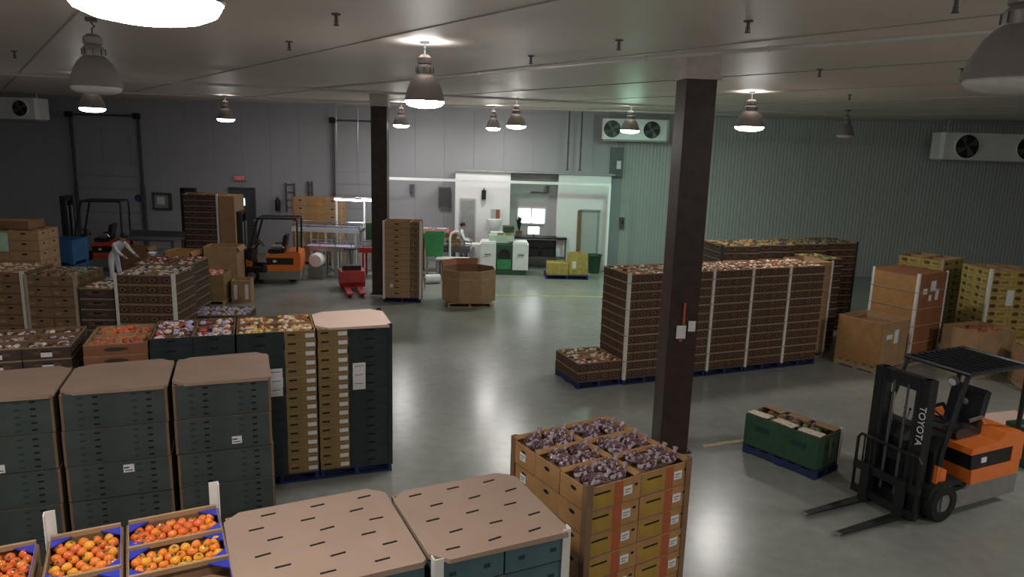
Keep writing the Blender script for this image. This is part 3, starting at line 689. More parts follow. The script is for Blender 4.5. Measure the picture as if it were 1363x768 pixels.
# violet trays low behind the second row
p = (-6.3, 15.1); t, top, cart = load('low stack of violet trays between the carton rows', (-6.25, 15.3), R(8), 1.1, .8, 6, .14, grid(1.1, .8, 2, 2, 'dark'), 'pallet_wood')
t.location = (-6.05, 14.75, 0)
produce('violet and white packs on the low stack between the rows', (-6.05, 14.75), R(8), 1.1, .8, top - .02, ['produce_violet', 'produce_violet', 'produce_cream'], 120, .04, nx=4, ny=2)

# ---- farther left clutter
def bin_box(name, label, loc, rz, W, D, H, mt, inside='kraft', pallet=None, cat='carton', group=None, flaps=False, z=0, decor=None):
    """a single big open carton or bin on its pallet"""
    t = thing(name, label, cat, (loc[0], loc[1], z), rz, group); z0 = 0
    if pallet: put('pallet', pallet_mesh(W, D, pallet), t); z0 = PH
    m = MB(); th = .02
    for s_ in (-1, 1):
        m.box((0, s_ * (D / 2 - th / 2), z0 + H / 2), (W, th, H), mt); m.box((s_ * (W / 2 - th / 2), 0, z0 + H / 2), (th, D - 2 * th, H), mt)
    m.box((0, 0, z0 + .01), (W - .02, D - .02, .02), inside); m.part('body', t)
    m = MB(); m.box((0, 0, z0 + H * .86), (W - 2 * th - .004, D - 2 * th - .004, .01), inside); m.part('liner', t)
    if flaps:
        for s_ in (-1, 1):
            MB().box((s_ * (W / 2 + .05), 0, z0 + H - .06), (.012, D * .96, .16), mt, ry=-s_ * R(35)).part('flap', t)
    if decor:
        for (x, zc, w_, h_, dm, side) in decor:
            m = MB()
            if side == 'f': m.box((x, -D / 2 - .003, z0 + zc), (w_, .006, h_), dm)
            elif side == 'l': m.box((-W / 2 - .003, x, z0 + zc), (.006, w_, h_), dm)
            else: m.box((W / 2 + .003, x, z0 + zc), (.006, w_, h_), dm)
            m.part('label' if dm == 'label_white' else 'printed_panel', t)
    return t
bin_box('produce_bin', 'open brown bulk carton of red produce beside the far forklift', (-8.55, 19.7), R(10), 1.12, 1.0, .72, 'kraft_olive', 'kraft', 'pallet_wood')
produce('red peppers heaped in the open brown bulk carton', (-8.55, 19.7), R(10), 1.0, .9, .82, ['produce_red', 'produce_red', 'fruit_red', 'produce_cream'], 120, .06)
bin_box('fruit_carton', 'small brown carton with two white stripes right of the red produce', (-7.68, 20.05), R(12), .52, .6, .62, 'kraft', decor=[(-.15, .3, .09, .42, 'label_white', 'f'), (.15, .3, .09, .42, 'label_white', 'f')])
bin_box('fruit_carton', 'pale brown carton standing behind the red produce bin', (-8.75, 21.5), R(6), .95, .8, 1.35, 'kraft', flaps=True)
bin_box('fruit_carton', 'tan open carton left behind the red produce bin', (-9.75, 21.0), R(-5), .75, .7, 1.25, 'kraft_orange', flaps=True)
bin_box('fruit_carton', 'pinkish carton behind the white-posted stack', (-9.0, 17.9), R(8), .9, .7, 1.3, 'kraft_red', flaps=True)
t = thing('produce_bag', 'white tied produce bag on the pinkish carton', 'bag', (-9.1, 17.9, 1.12)); m = MB(); m.lathe([(0, 0), (.2, .02), (.25, .15), (.2, .32), (.06, .42), (.05, .46), (.11, .54), (0, .5)], 'cloth_white', 14); m.part('sack', t, True); MB().lathe([(.06, .42), (.068, .44), (.06, .46)], 'red_stripe', 10).part('tie', t)
# counters and far stacks on the left
t = thing('packing_table', 'dark counter below the framed board on the left wall', 'table', (-12.0, 23.6, 0), R(-2))
MB().box((0, 0, 1.18), (1.9, .8, .06), 'steel_dark').part('table_top', t); MB().box((0, .38, 1.3), (1.9, .03, .22), 'steel_dark').part('back_rail', t)
for sx in (-1, 1):
    for sy in (-1, 1): MB().box((sx * .88, sy * .34, .58), (.07, .07, 1.16), 'steel_dark').part('leg', t)
bin_box('fruit_carton', 'brown carton under the dark counter on the left', (-12.0, 22.7), R(3), .8, .6, 1.05, 'kraft_dark', flaps=True)
t, top, cart = load('tall dark slatted carton stack with one white post left of the grey door', (-10.55, 24.6), R(3), 1.12, 1.0, 13, .194, grid(1.12, 1.0, 2, 2, 'dark'), 'pallet_wood', ((1, -1),)); 
bin_box('wrapped_carton', 'tall plain brown carton right beside the slatted stack', (-9.7, 24.65), R(3), .52, 1.0, 2.48, 'kraft', pallet='pallet_wood')
t = thing('lift_mast', 'thin dark upright mast at the left side of the slatted stack', 'mast', (-11.28, 24.5, 0))
MB().box((0, 0, 1.4), (.12, .16, 2.8), 'black').part('upright', t); MB().box((.2, 0, 2.76), (.5, .16, .14), 'black').part('cross_bar', t); MB().box((0, 0, .03), (.3, .5, .06), 'black').part('foot', t)
t, top, cart = load('brown carton stack with pale green front carton at the far left', (-13.2, 19.0), R(6), 1.5, 1.0, 7, .27, grid(1.5, 1.0, 2, 2, ['kraft', 'kraft', 'kraft', 'kraft']), 'pallet_wood', ((-1, -1),))
m = MB(); m.box((0, 0, 0), (.74, .012, .5), 'green_pale'); m.box((.0, -.008, .05), (.3, .006, .18), 'label_white'); m.part('printed_panel', t, False, (-.37, -.515, 1.72))
bin_box('fruit_carton', 'flat brown carton on top of the far left stack', (-13.3, 19.1), R(6), 1.0, .8, .22, 'kraft_dark', z=PH + 7 * .27 + .001)
t = thing('plastic_bin', 'upper blue plastic bulk bin in front of the red forklift', 'bin', (-13.35, 21.2, .76), R(4)); 
def plastic_bin(t):
    m = MB(); W, D, H = .82, .9, .72
    for s_ in (-1, 1): m.box((0, s_ * (D / 2 - .015), .36), (W, .03, H - .1), 'blue_plastic'); m.box((s_ * (W / 2 - .015), 0, .36), (.03, D - .06, H - .1), 'blue_plastic')
    m.box((0, 0, .1), (W - .04, D - .04, .03), 'blue_plastic'); m.part('body', t)
    m = MB()
    for s_ in (-1, 1): m.box((0, s_ * D / 2, H - .05), (W + .03, .04, .06), 'blue_plastic'); m.box((s_ * W / 2, 0, H - .05), (.04, D, .06), 'blue_plastic')
    m.part('rim', t)
    for k in range(5):
        MB().box((-.32 + k * .16, -D / 2 - .012, .36), (.03, .024, .5), 'blue_plastic').part('rib', t)
    for sx in (-1, 1):
        for sy in (-1, 1): MB().box((sx * .33, sy * .37, .03), (.14, .14, .09), 'blue_plastic').part('foot', t)
plastic_bin(t)
t2 = thing('plastic_bin', 'lower blue plastic bulk bin carrying the upper one', 'bin', (-13.35, 21.2, .02), R(4)); plastic_bin(t2)

# ---- foreground left: open cartons of round fruit
TF = R(28); uF = Vector((math.cos(TF), math.sin(TF))); vF = Vector((-math.sin(TF), math.cos(TF))); F0 = Vector((-1.90, 4.36))
FT = 14; FH = .1475
fr_mesh = {}
for nm in ('fruit_red', 'fruit_orange', 'fruit_yellow'):
    m = MB(); prof = []
    m.lathe([(.001, -.0275), (.014, -.026), (.024, -.017), (.030, -.003), (.0295, .010), (.023, .021), (.012, .0265), (.004, .0245), (.001, .0235)], nm, 12)
    fr_mesh[nm] = m.mesh('round_fruit', True)
cx_ = MB(); 
for k in range(5):
    a = k * 2 * math.pi / 5; cx_.add([(0, 0, .0255), (.008 * math.cos(a - .4), .008 * math.sin(a - .4), .0275), (.016 * math.cos(a), .016 * math.sin(a), .0285), (.008 * math.cos(a + .4), .008 * math.sin(a + .4), .0275)], [(0, 1, 2, 3)], 'stem_green')
cx_.cyl((0, 0, .024), (.002, 0, .034), .0018, 'stem_green', 5); calyx = cx_.mesh('calyx')
def fruit_carton_fill(P, rz, w_, d_, z, mats, label, group):
    nx = max(3, int(w_ / .061)); ny = max(3, int(d_ / .061)); u = Vector((math.cos(rz), math.sin(rz))); v = Vector((-math.sin(rz), math.cos(rz)))
    for j in range(ny):
        for i in range(nx):
            x = -w_ / 2 + w_ * (i + .5 + (.25 if j % 2 else -.2)) / nx; y = -d_ / 2 + d_ * (j + .5) / ny
            x = max(-w_ / 2 + .03, min(w_ / 2 - .03, x)); nm = random.choice(mats)
            q = Vector(P) + u * x + v * y
            o = put('round_fruit', fr_mesh[nm], None, (q.x, q.y, z + random.uniform(-.004, .014)), random.uniform(0, 6))
            o.rotation_euler = (random.uniform(-1, 1), random.uniform(-1, 1), random.uniform(0, 6)); o.scale = (random.uniform(.92, 1.1),) * 3
            tag(o, label, 'fruit', group)
            put('calyx', calyx, o)
def fruit_load(label, corner, W, D, lay, posts, fills):
    p = Vector(corner) - uF * W / 2 - vF * D / 2
    t, top, cart = load(label, (p.x, p.y), TF, W, D, FT, FH, lay, 'pallet_wood', posts, post_extra=.17)
    n = len(lay)
    for q, (x, y, w_, d_, st) in enumerate(lay):
        cc = [c for c in cart if c[1] == FT - 1][q][0]
        lm = MB(); a, b = w_ / 2 - .016, d_ / 2 - .016; zt = FH - .004
        for sx in (-1, 1):
            for sy in (-1, 1):                                  # blue corner tabs of the liner
                lm.prism([(sx * a, sy * b), (sx * (a - .11), sy * b), (sx * a, sy * (b - .095))][::sx * sy], zt + .002, zt + .010, 'liner_blue')
        lm.box((0, b + .012, zt + .005), (2 * a, .022, .05), 'kraft'); lm.box((a, 0, zt - .01), (.004, 2 * b, .05), 'liner_violet'); lm.box((-a, 0, zt - .01), (.004, 2 * b, .05), 'kraft')
        lm.part('liner', cc)
        if q < len(fills) and fills[q]:
            ctr = p + uF * x + vF * y
            fruit_carton_fill(ctr, TF, w_ - .05, d_ - .05, PH + FT * FH - .032, fills[q][0], fills[q][1], fills[q][2])
    return t
layF = [(-.275, .22, .40, .50, 'tomato'), (-.275, -.27, .40, .48, 'tomato'), (.205, .315, .54, .32, 'tomato'), (.205, -.01, .54, .32, 'tomato'), (.205, -.335, .54, .32, 'tomato')]
RM, OM, YM = ['fruit_red', 'fruit_red', 'fruit_orange'], ['fruit_orange', 'fruit_red', 'fruit_orange', 'fruit_yellow'], ['fruit_yellow', 'fruit_orange', 'fruit_yellow']
fruit_load('near pallet of open fruit cartons with white corner posts at lower left', F0, .95, 1.0, layF, ((-1, 1), (1, 1)),
           [(OM, 'orange round fruit in the open carton right of the left white post', 'fruit in the carton by the left post'), None,
            (RM, 'orange-red round fruit in the carton beside the right white post', 'fruit in the carton by the right post'),
            (YM, 'yellow-orange round fruit in the carton in front of the post-side one', 'fruit in the second carton by the right post'), None])
C2 = F0 - uF * .985 - vF * .03
fruit_load('pallet of open fruit cartons cut by the lower left corner', C2, .8, 1.0, [(.2, .25, .40, .48, 'tomato'), (-.2, .25, .40, .48, 'tomato'), (.2, -.25, .40, .48, 'tomato'), (-.2, -.25, .40, .48, 'tomato')], (),
           [(RM, 'red-orange round fruit in the carton at the lower left corner', 'fruit in the corner carton'), None])

# ---- foreground centre: two board-topped loads
TG = R(26)
def capped(label, corner, W, D, slots, posts, side_style='teal_low', rz=TG, lip=.02):
    p = from_corner(corner, rz, W, D)
    t, top, cart = load(label, p, rz, W, D, 11, .1865, grid(W, D, 2, 2, side_style), 'pallet_wood', posts)
    cap_sheet(t, W, D, top, 'cap_board', slots=slots, cut=.10, lip=lip, lift=.008)
    return t
capped('near teal carton load under a slotted board sheet, right one of two', (.41, 4.18), .90, .90, 5, ((-1, -1), (1, -1)))
capped('near load under a slotted board sheet, left one beside the fruit', (-.46, 3.80), 1.02, .98, 6, ())

# ---- foreground grape load
T3 = R(32); W3, D3 = 1.06, 1.06; C3 = Vector((.605, 4.93)); p3 = from_corner(C3, T3, W3, D3, 'left')
t, top, cart = load('orange-brown carton stack with open trays of bagged grapes', p3, T3, W3, D3, 10, .197, grid(W3, D3, 2, 3, 'grape'), 'pallet_wood', ((-1, -1), (1, -1), (-1, 1)), 'kraft_dark', jit=.006)
lb = MB(); lb.box((0, 0, 0), (.085, .004, .07), 'label_white'); lb.box((0, -.003, .01), (.06, .002, .008), 'fk_grey'); lb.box((-.01, -.003, -.012), (.04, .002, .008), 'fk_grey'); lb = lb.mesh('label')
for cc, kk, x, y, w_, d_, st in cart:
    if y < -.2: put('label', lb, cc, (.13, -d_ / 2 - .003, .10))
    if y > .2 and x < 0:
        o = put('label', lb, cc, (-w_ / 2 - .003, 0, .1)); o.rotation_euler = (0, 0, -math.pi / 2)
    if kk == 9:
        # folded board flaps and divider on the top trays
        f = MB(); f.box((0, d_ / 2 - .012, .197 + .008), (w_ - .02, .05, .006), 'kraft_orange', rx=R(25)); f.box((w_ / 2 - .03, 0, .197 + .004), (.06, d_ - .03, .006), 'kraft_orange', ry=R(-12)); f.part('flap', cc)
def grape_bag_mesh(seed):
    rnd = random.Random(seed); m = MB()
    m.ball((0, 0, 0), (.085, .055, .035), 'grape_pale', 12, 8)
    for k in range(46):
        a = rnd.uniform(0, 6.28); q = rnd.uniform(0, 1) ** .5
        x, y = .092 * q * math.cos(a), .062 * q * math.sin(a); z = .036 * math.sqrt(max(0, 1 - q * q)) + rnd.uniform(-.006, .008)
        m.ball((x, y, z), rnd.uniform(.011, .015), 'grape' if rnd.random() < .72 else 'grape_pale', 6, 5)
    m.tube([(.07, 0, .015), (.105, .01, .03), (.125, .02, .05)], [.03, .01, .022], 'grape_pale', 7)
    return m.mesh('grape_bag', True)
gm = [grape_bag_mesh(k) for k in range(4)]
u3 = Vector((math.cos(T3), math.sin(T3))); v3 = Vector((-math.sin(T3), math.cos(T3)))
for j in range(3):
    for i in range(2):
        for a in range(2):
            for b in range(2):
                q = Vector(p3) + u3 * (-W3 / 2 + W3 * (i + .5) / 2 + (-.115 + .22 * a)) + v3 * (-D3 / 2 + D3 * (j + .5) / 3 + (-.07 + .14 * b))
                o = put('grape_bag', gm[(i + 2 * j + a + b) % 4], None, (q.x, q.y, PH + 10 * .197 - .012 + random.uniform(-.01, .02)), T3 + random.uniform(-.5, .5)); o.scale = (1.1, 1.1, 1.1)
                o.rotation_euler = (random.uniform(-.15, .15), random.uniform(-.15, .15), o.rotation_euler.z)
                tag(o, 'clear bag of dark purple grapes in a %s tray of the orange-brown stack' % ['near', 'middle', 'back'][j], 'grape bag', 'grape bags in the %s trays' % ['near', 'middle', 'back'][j])

# ---- right: long row of printed carton loads
TR = R(22.3); uR = Vector((math.cos(TR), math.sin(TR))); vR = Vector((-math.sin(TR), math.cos(TR))); R0 = Vector((1.33, 13.16))
WR, DR = .96, 1.0
def rowload(k, tiers, label, style, posts, off=0., nx=2, ny=3, hh=.174, mats=None, lab2=None, pallet='pallet_blue', pm='post_white', W=WR, D=DR):
    c = R0 + uR * (k * .985) + vR * off; p = from_corner((c.x, c.y), TR, W, D, 'left')
    t, top, cart = load(label, p, TR, W, D, tiers, hh, grid(W, D, nx, ny, style), pallet, posts, pm, [PH + hh * q for q in range(2, tiers, 3)] if tiers > 4 else (), group='printed carton loads in the right row')
    if mats: produce(lab2, p, TR, W, D, top - .035, mats, 130, .04, nx=nx, ny=ny)
    return t
PM = ['produce_cream', 'produce_red', 'dark_print', 'produce_cream', 'kraft_orange']
rowload(0, 2, 'low two-tier printed carton load at the left end of the right row', 'apple', (), .05, hh=.19, mats=PM, lab2='wrapped fruit in the low load at the left end of the right row')
NR = ['first full-height printed carton load, next to the low load', 'second full-height printed carton load, hidden partly by the thick column', 'third printed carton load, just right of the thick column', 'fourth printed carton load, with white posts on both sides', 'fifth printed carton load, beside the tall plain brown load']
for k in range(5):
    rowload(k + 1, 12, NR[k], 'apple', ((-1, -1),) if k != 1 else (), mats=PM, lab2='wrapped fruit in the top trays of the %s load in the right row' % ['first', 'second', 'third', 'fourth', 'fifth'][k])
# plain brown load and dark load at the end of the row
rowload(6.02, 6, 'tall plain brown carton load at the end of the printed row', 'kraft', ((-1, -1), (1, -1)), .42, 1, 1, .345, pallet='pallet_wood', W=.62, D=.9)
rowload(6.75, 12, 'dark narrow carton load behind the low brown bin', 'dark', (), .85, 1, 2, .172, pallet='pallet_wood', W=.62, D=.9, mats=['produce_green', 'dark_print', 'produce_gold'], lab2='greenish produce on the dark narrow load')
# second row behind
for k in range(4):
    c = R0 + uR * (4.9 + k * 1.05) + vR * 2.25; p = from_corner((c.x, c.y), R(12), 1.02, 1.0, 'left')
    t, top, cart = load('dark carton load in the rear row by the ribbed wall, %s from left' % ['first', 'second', 'third', 'fourth'][k], p, R(12), 1.02, 1.0, 13, .171, grid(1.02, 1.0, 2, 2, 'dark'), 'pallet_wood', ((-1, -1),) if k == 0 else (((1, -1),) if k == 3 else ()), 'blackgreen', group='rear row of carton loads on the right')
    produce('green and rusty produce on the rear row load, %s from left' % ['first', 'second', 'third', 'fourth'][k], p, R(12), 1.02, 1.0, top - .02, ['produce_green', 'kraft_olive', 'kraft_orange' if k < 2 else 'dark_print', 'dark_print'], 110, .05, nx=2, ny=2)

# big wrapped brown load, low brown bin, yellow loads
T5 = R(31); p = from_corner((8.86, 15.42), T5, 1.12, 1.08, 'left')
t, top, cart = load('tall orange-brown carton load with white corner posts and papers', p, T5, 1.12, 1.08, 5, .385, grid(1.12, 1.08, 1, 1, 'wrapped') , 'pallet_wood', ((-1, -1), (1, -1), (-1, 1)), strap_z=[PH + .385 * q for q in (1, 2, 3, 4)])
m = MB(); m.box((-.562, 0, 0), (.006, 1.04, 1.86), 'kraft_orange'); m.part('side_sheet', t, False, (0, 0, PH + .96))
for (x, z, w_, h_) in ((-.28, 1.68, .16, .13), (.02, 1.78, .20, .24), (-.06, 1.52, .10, .13), (.2, 1.58, .12, .25)): MB().box((x, -.548, z), (w_, .006, h_), 'label_white').part('label', t)
m = MB(); m.box((0, 0, top + .004), (1.12, 1.08, .008), 'kraft_red'); m.part('cap_sheet', t)
T6 = R(34); p = from_corner((7.85, 14.72), T6, 1.02, 1.02, 'left')
bin_box('bulk_carton', 'low brown bulk carton on a wooden pallet in front of the tall load', p, T6, 1.02, 1.02, .98, 'kraft', 'kraft_dark', 'pallet_wood', decor=[(-.22, .66, .22, .10, 'label_white', 'f'), (.05, .64, .16, .30, 'label_white', 'f'), (.0, .5, .98, .92, 'kraft_orange', 'l')])
p = (10.75, 18.3); t, top, cart = load('yellow printed carton load behind the tall orange-brown load', p, R(35), 1.1, 1.1, 11, .178, grid(1.1, 1.1, 2, 2, 'yellow'), 'pallet_wood', FRONT, 'post_brown')
p = (11.35, 16.55); t, top, cart = load('yellow printed carton load with white paper at the right edge', p, R(2), 1.12, 1.0, 11, .181, grid(1.12, 1.0, 2, 2, 'yellow'), 'pallet_wood', FRONT, 'post_white')
MB().box((-.05, -.515, 1.5), (.17, .006, .36), 'label_white').part('label', t)
T7 = R(-8); 
bin_box('bulk_carton', 'rust-brown open bulk carton between the tall load and yellow load', (10.2, 15.25), R(22), 1.12, .82, .86, 'kraft', 'kraft_red', 'pallet_wood', flaps=False, decor=[(0, .42, 1.0, .8, 'kraft', 'f')])
produce('rusty red produce filling the open bulk carton by the yellow load', (10.2, 15.25), R(22), 1.0, .7, .93, ['kraft_red', 'kraft_orange', 'produce_red'], 90, .06)
bin_box('bulk_carton', 'wide brown crate carrying loose slats at the right edge', (11.15, 13.95), R(-14), 1.5, 1.0, .72, 'kraft', 'kraft_dark', 'pallet_wood')
for k in range(6):
    o = MB().box((0, 0, 0), (1.44, .09, .022), 'pallet_wood').part('wood_slat', None, False, (11.15 + .14 * (k - 2.5) * .24, 13.95 + .16 * (k - 2.5), PH + .73 + .011), R(-14)); tag(o, 'pale wooden slat lying across the wide brown crate', 'slat', 'slats on the wide crate')
bin_box('fruit_carton', 'bright green carton on the slats at the right edge', (11.5, 13.85), R(-14), .62, .5, .22, 'green_bright', 'green_bright', z=PH + .755)

# low green load on the open floor
T8 = R(38); p = from_corner((4.42, 9.57), T8, .62, 1.22, 'left')
t, top, cart = load('low dark green waxed carton load alone on the open floor', p, T8, .62, 1.22, 1, .50, grid(.62, 1.22, 1, 2, 'wax'), 'pallet_blue', ((1, -1),))
for (x, y, a) in ((-.2, -.42, 0), (.2, -.42, 1), (-.2, .0, 0), (.2, 0., 1), (-.2, .42, 0), (.2, .42, 1)):
    MB().box((x, y, top + .012), (.17, .34, .012), 'produce_cream' if a == 0 else 'kraft', rz=random.uniform(-.15, .15)).part('top_flap', t)
MB().box((.0, -.618, PH + .3), (.07, .006, .3), 'rim_green').part('label', t)
produce('dark bunched greens inside the low green load', p, T8, .52, 1.1, top - .03, ['dark_print', 'kraft_red', 'produce_green'], 70, .05)

# tall stack at the slimmer column, octagonal bin, yellow boxes
t, top, cart = load('tall brown carton stack with white posts against the slimmer column', (-3.2, 20.75), R(3), 1.08, .8, 12, .184, [(-.15, -.2, .78, .4, 'kraft'), (.39, -.2, .3, .4, 'kraft_dark'), (-.15, .2, .78, .4, 'kraft'), (.39, .2, .3, .4, 'kraft_dark')], 'pallet_blue', ((-1, -1), (1, -1)))
MB().box((-.3, -.405, .5), (.08, .006, .1), 'label_white').part('label', t)
t = thing('octagonal_bin', 'open octagonal cardboard bin alone on the far floor', 'cardboard bin', (-1.27, 20.55, 0), R(8))
put('pallet', pallet_mesh(1.25, 1.25, 'pallet_wood'), t); m = MB(); rr = .82
oc = [(rr * math.cos(R(22.5 + 45 * k)), rr * .92 * math.sin(R(22.5 + 45 * k))) for k in range(8)]; ic = [(x * .965, y * .965) for x, y in oc]
vs = [(x, y, PH) for x, y in oc] + [(x, y, 1.05) for x, y in oc] + [(x, y, 1.05) for x, y in ic] + [(x, y, .62) for x, y in ic]
m.add(vs, [(k, (k + 1) % 8, 8 + (k + 1) % 8, 8 + k) for k in range(8)] + [(8 + k, 8 + (k + 1) % 8, 16 + (k + 1) % 8, 16 + k) for k in range(8)], 'kraft')
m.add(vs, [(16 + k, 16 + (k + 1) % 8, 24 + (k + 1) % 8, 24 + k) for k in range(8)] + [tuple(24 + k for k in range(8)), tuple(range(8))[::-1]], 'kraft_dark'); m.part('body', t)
m = MB(); 
for k in range(8):
    a, b = oc[k], oc[(k + 1) % 8]; m.add([(a[0] * 1.006, a[1] * 1.006, .80), (b[0] * 1.006, b[1] * 1.006, .80), (b[0] * 1.006, b[1] * 1.006, .83), (a[0] * 1.006, a[1] * 1.006, .83)], [(0, 1, 2, 3)], 'strap')
m.part('strap', t)
for k in (1, 2, 3):
    a, b = Vector(oc[k] + (0,)), Vector(oc[(k + 1) % 8] + (0,)); m = MB(); m.add([(a.x, a.y, 1.05), (b.x, b.y, 1.05), (b.x * 1.05, b.y * 1.05, 1.22), (a.x * 1.05, a.y * 1.05, 1.22)], [(0, 1, 2, 3)], 'kraft_red'); m.add([(a.x * .98, a.y * .98, 1.05), (b.x * .98, b.y * .98, 1.05), (b.x * 1.03, b.y * 1.03, 1.22), (a.x * 1.03, a.y * 1.03, 1.22)], [(3, 2, 1, 0)], 'kraft_red'); m.part('flap', t)
o = put('shipping_pallet', pallet_mesh(1.5, 1.0, 'pallet_blue'), None, (1.9, 25.3, 0), R(2)); tag(o, 'blue pallet with two yellow boxes by the office door', 'pallet')
bin_box('yellow_box', 'long low yellow box on the blue pallet', (1.58, 25.2), R(2), .74, .6, .42, 'yellow_print', 'yellow_print', z=PH)
bin_box('yellow_box', 'taller yellow-brown box on the blue pallet', (2.3, 25.35), R(2), .66, .7, .72, 'yellow_print', 'kraft', z=PH, decor=[(-.15, .35, .14, .25, 'label_white', 'f')])
t = thing('trash_bin', 'dark green trash bin at the foot of the portal frame post', 'trash bin', (3.02, 26.3, 0)); m = MB(); m.lathe([(0, .01), (.2, 0), (.25, .62), (.27, .64), (.27, .68), (.24, .68), (.19, .05), (0, .05)], 'green_wax', 14); m.part('body', t, True); MB().lathe([(.275, .66), (.285, .68), (.275, .70), (.26, .68)], 'green_wax', 14).part('rim', t)

# ------------------------------------------------------------------ forklifts
def extr(m, prof, y0, y1, mt):
    """extrude an x-z profile along y"""
    n = len(prof); vs = [(x, y0, z) for x, z in prof] + [(x, y1, z) for x, z in prof]
    m.add(vs, [tuple(range(n)), tuple(range(n, 2 * n))[::-1]] + [(i, n + i, n + (i + 1) % n, (i + 1) % n) for i in range(n)], mt); return m
def wheel(m, c, r_, wd, side):
    T = Matrix.Translation(c) @ Matrix.Rotation(R(90), 4, 'X')
    m.lathe([(r_ * .55, -wd / 2), (r_ * .93, -wd / 2), (r_, -wd / 2 + .03), (r_, wd / 2 - .03), (r_ * .93, wd / 2), (r_ * .55, wd / 2), (r_ * .5, wd / 2 - .03), (r_ * .5, -wd / 2 + .03), (r_ * .55, -wd / 2)], 'rubber', 20, M=T)
    return T
def forklift(label, loc, heading, paint, fork_z=.06, mast_top=2.0, letters=None, guard_top=2.06, lift=0.0):
    t = thing('forklift', label, 'forklift', (loc[0], loc[1], 0), heading, 'forklifts')
    m = MB()
    extr(m, [(-1.48, .14), (.02, .14), (.02, .36), (-.42, .36), (-.5, .42), (-1.5, .42)], -.5, .5, 'fk_grey')
    extr(m, [(-1.5, .42), (-.5, .42), (-.48, .62), (-1.5, .62)], -.5, .5, paint)
    extr(m, [(-1.50, .62), (-.48, .62), (-.46, .84), (-1.50, .84)], -.485, .485, 'black')
    extr(m, [(-1.52, .62), (-1.3, .62), (-1.3, .84), (-1.52, .84)], -.5, .5, paint)
    extr(m, [(-1.53, .84), (-.42, .84), (-.44, .92), (-.95, .95), (-1.1, 1.05), (-1.36, 1.06), (-1.5, 1.0)], -.5, .5, paint)
    m.part('chassis', t)
    m = MB(); extr(m, [(-.5, .36), (.14, .36), (.14, .42), (-.5, .42)], -.46, .46, 'black'); m.part('floor_plate', t)
    m = MB(); extr(m, [(.02, .2), (.2, .2), (.2, .95), (.08, 1.12), (-.06, 1.14), (.0, .95), (.02, .42)], -.42, .42, 'black'); m.part('dashboard', t)
    for s_ in (-1, 1): extr(MB(), [(-.02, .44), (.16, .44), (.16, .78), (-.02, .7)], s_ * .42, s_ * .47, paint).part('front_panel', t)
    m = MB(); m.box((-.72, .43, .73), (.10, .13, .07), 'label_white'); m.part('data_plate', t)
    # seat
    s = MB(); extr(s, [(-1.0, .95), (-.5, .95), (-.46, 1.02), (-.5, 1.08), (-.98, 1.06)], -.24, .24, 'black_gloss'); s = s.part('seat', t)
    m = MB(); extr(m, [(-1.0, 1.04), (-.88, 1.04), (-.96, 1.5), (-1.02, 1.56), (-1.1, 1.52)], -.23, .23, 'black_gloss'); m.ball((-.94, 0, 1.34), (.03, .05, .05), 'fk_grey'); m.part('backrest', s)
    for s_ in (-1, 1):
        m = MB(); m.tube([(-.98, s_ * .27, 1.12), (-.9, s_ * .27, 1.22), (-.62, s_ * .27, 1.2)], .025, 'chrome' if s_ > 0 else 'black', 8); m.part('armrest', s)
    # steering
    m = MB(); m.cyl((-.02, .05, 1.08), (-.2, .05, 1.26), .03, 'black'); m.part('steering_column', t)
    m = MB(); ax = Vector((-.7, 0, .71)).normalized(); c = Vector((-.21, .05, 1.27)); a1 = Vector((0, 1, 0)); a2 = ax.cross(a1)
    m.tube([c + a1 * (.16 * math.cos(k * math.pi / 10)) + a2 * (.16 * math.sin(k * math.pi / 10)) for k in range(20)], .014, 'black', 6, closed=True)
    for k in range(3): m.cyl(c, c + a1 * (.16 * math.cos(k * 2.09)) + a2 * (.16 * math.sin(k * 2.09)), .01, 'black', 6)
    m.part('steering_wheel', t, True)
    for k in range(3):
        m = MB(); m.cyl((-.05, -.12 - .07 * k, 1.1), (-.1, -.12 - .07 * k, 1.26), .008, 'chrome', 6); m.ball((-.1, -.12 - .07 * k, 1.27), .02, 'black'); m.part('lever', t)
    # guard
    g = guard_top
    for s_ in (-1, 1):
        m = MB(); m.tube([(.12, s_ * .44, .5), (.08, s_ * .44, .95), (-.22, s_ * .42, g - .08), (-.28, s_ * .42, g - .02)], .032, 'black', 8); m.part('guard_post', t, True)
        m = MB(); m.tube([(-1.42, s_ * .45, .98), (-1.44, s_ * .44, g - .1), (-1.38, s_ * .42, g - .02)], .032, 'black', 8); m.part('guard_post', t, True)
    r_ = MB(); r_.tube([(-.22, -.44, g - .02), (-.22, .44, g - .02), (-1.42, .44, g - .02), (-1.42, -.44, g - .02)], .03, 'black_gloss', 6, closed=True); r_ = r_.part('guard_roof', t)
    sl = MB(); sl.box((0, 0, 0), (.035, .88, .05), 'black_gloss'); sl = sl.mesh('roof_bar')
    for k in range(9): put('roof_bar', sl, r_, (-.34 - k * .12, 0, g - .02))
    m = MB(); m.cyl((-.18, .3, g - .12), (-.12, .3, g - .14), .06, 'steel_dark'); m.cyl((-.12, .3, g - .14), (-.115, .3, g - .142), .05, 'glass_pane'); m.part('headlight', t)
    # wheels
    for s_ in (-1, 1):
        w_ = MB(); T = wheel(w_, (0, s_ * .42, .255), .255, .2, s_); wo = w_.part('front_wheel', t, True)
        q = MB(); q.lathe([(0, s_ * -.04), (.06, s_ * -.05), (.13, s_ * -.06), (.135, s_ * .02)], 'fk_grey', 14, M=T); q.part('hub', wo)
        extr(MB(), [(-.36, .40), (-.3, .53), (.1, .56), (.26, .5), (.3, .36), (.27, .36), (.2, .47), (-.28, .47)], s_ * .32, s_ * .5, 'black').part('mudguard', t)
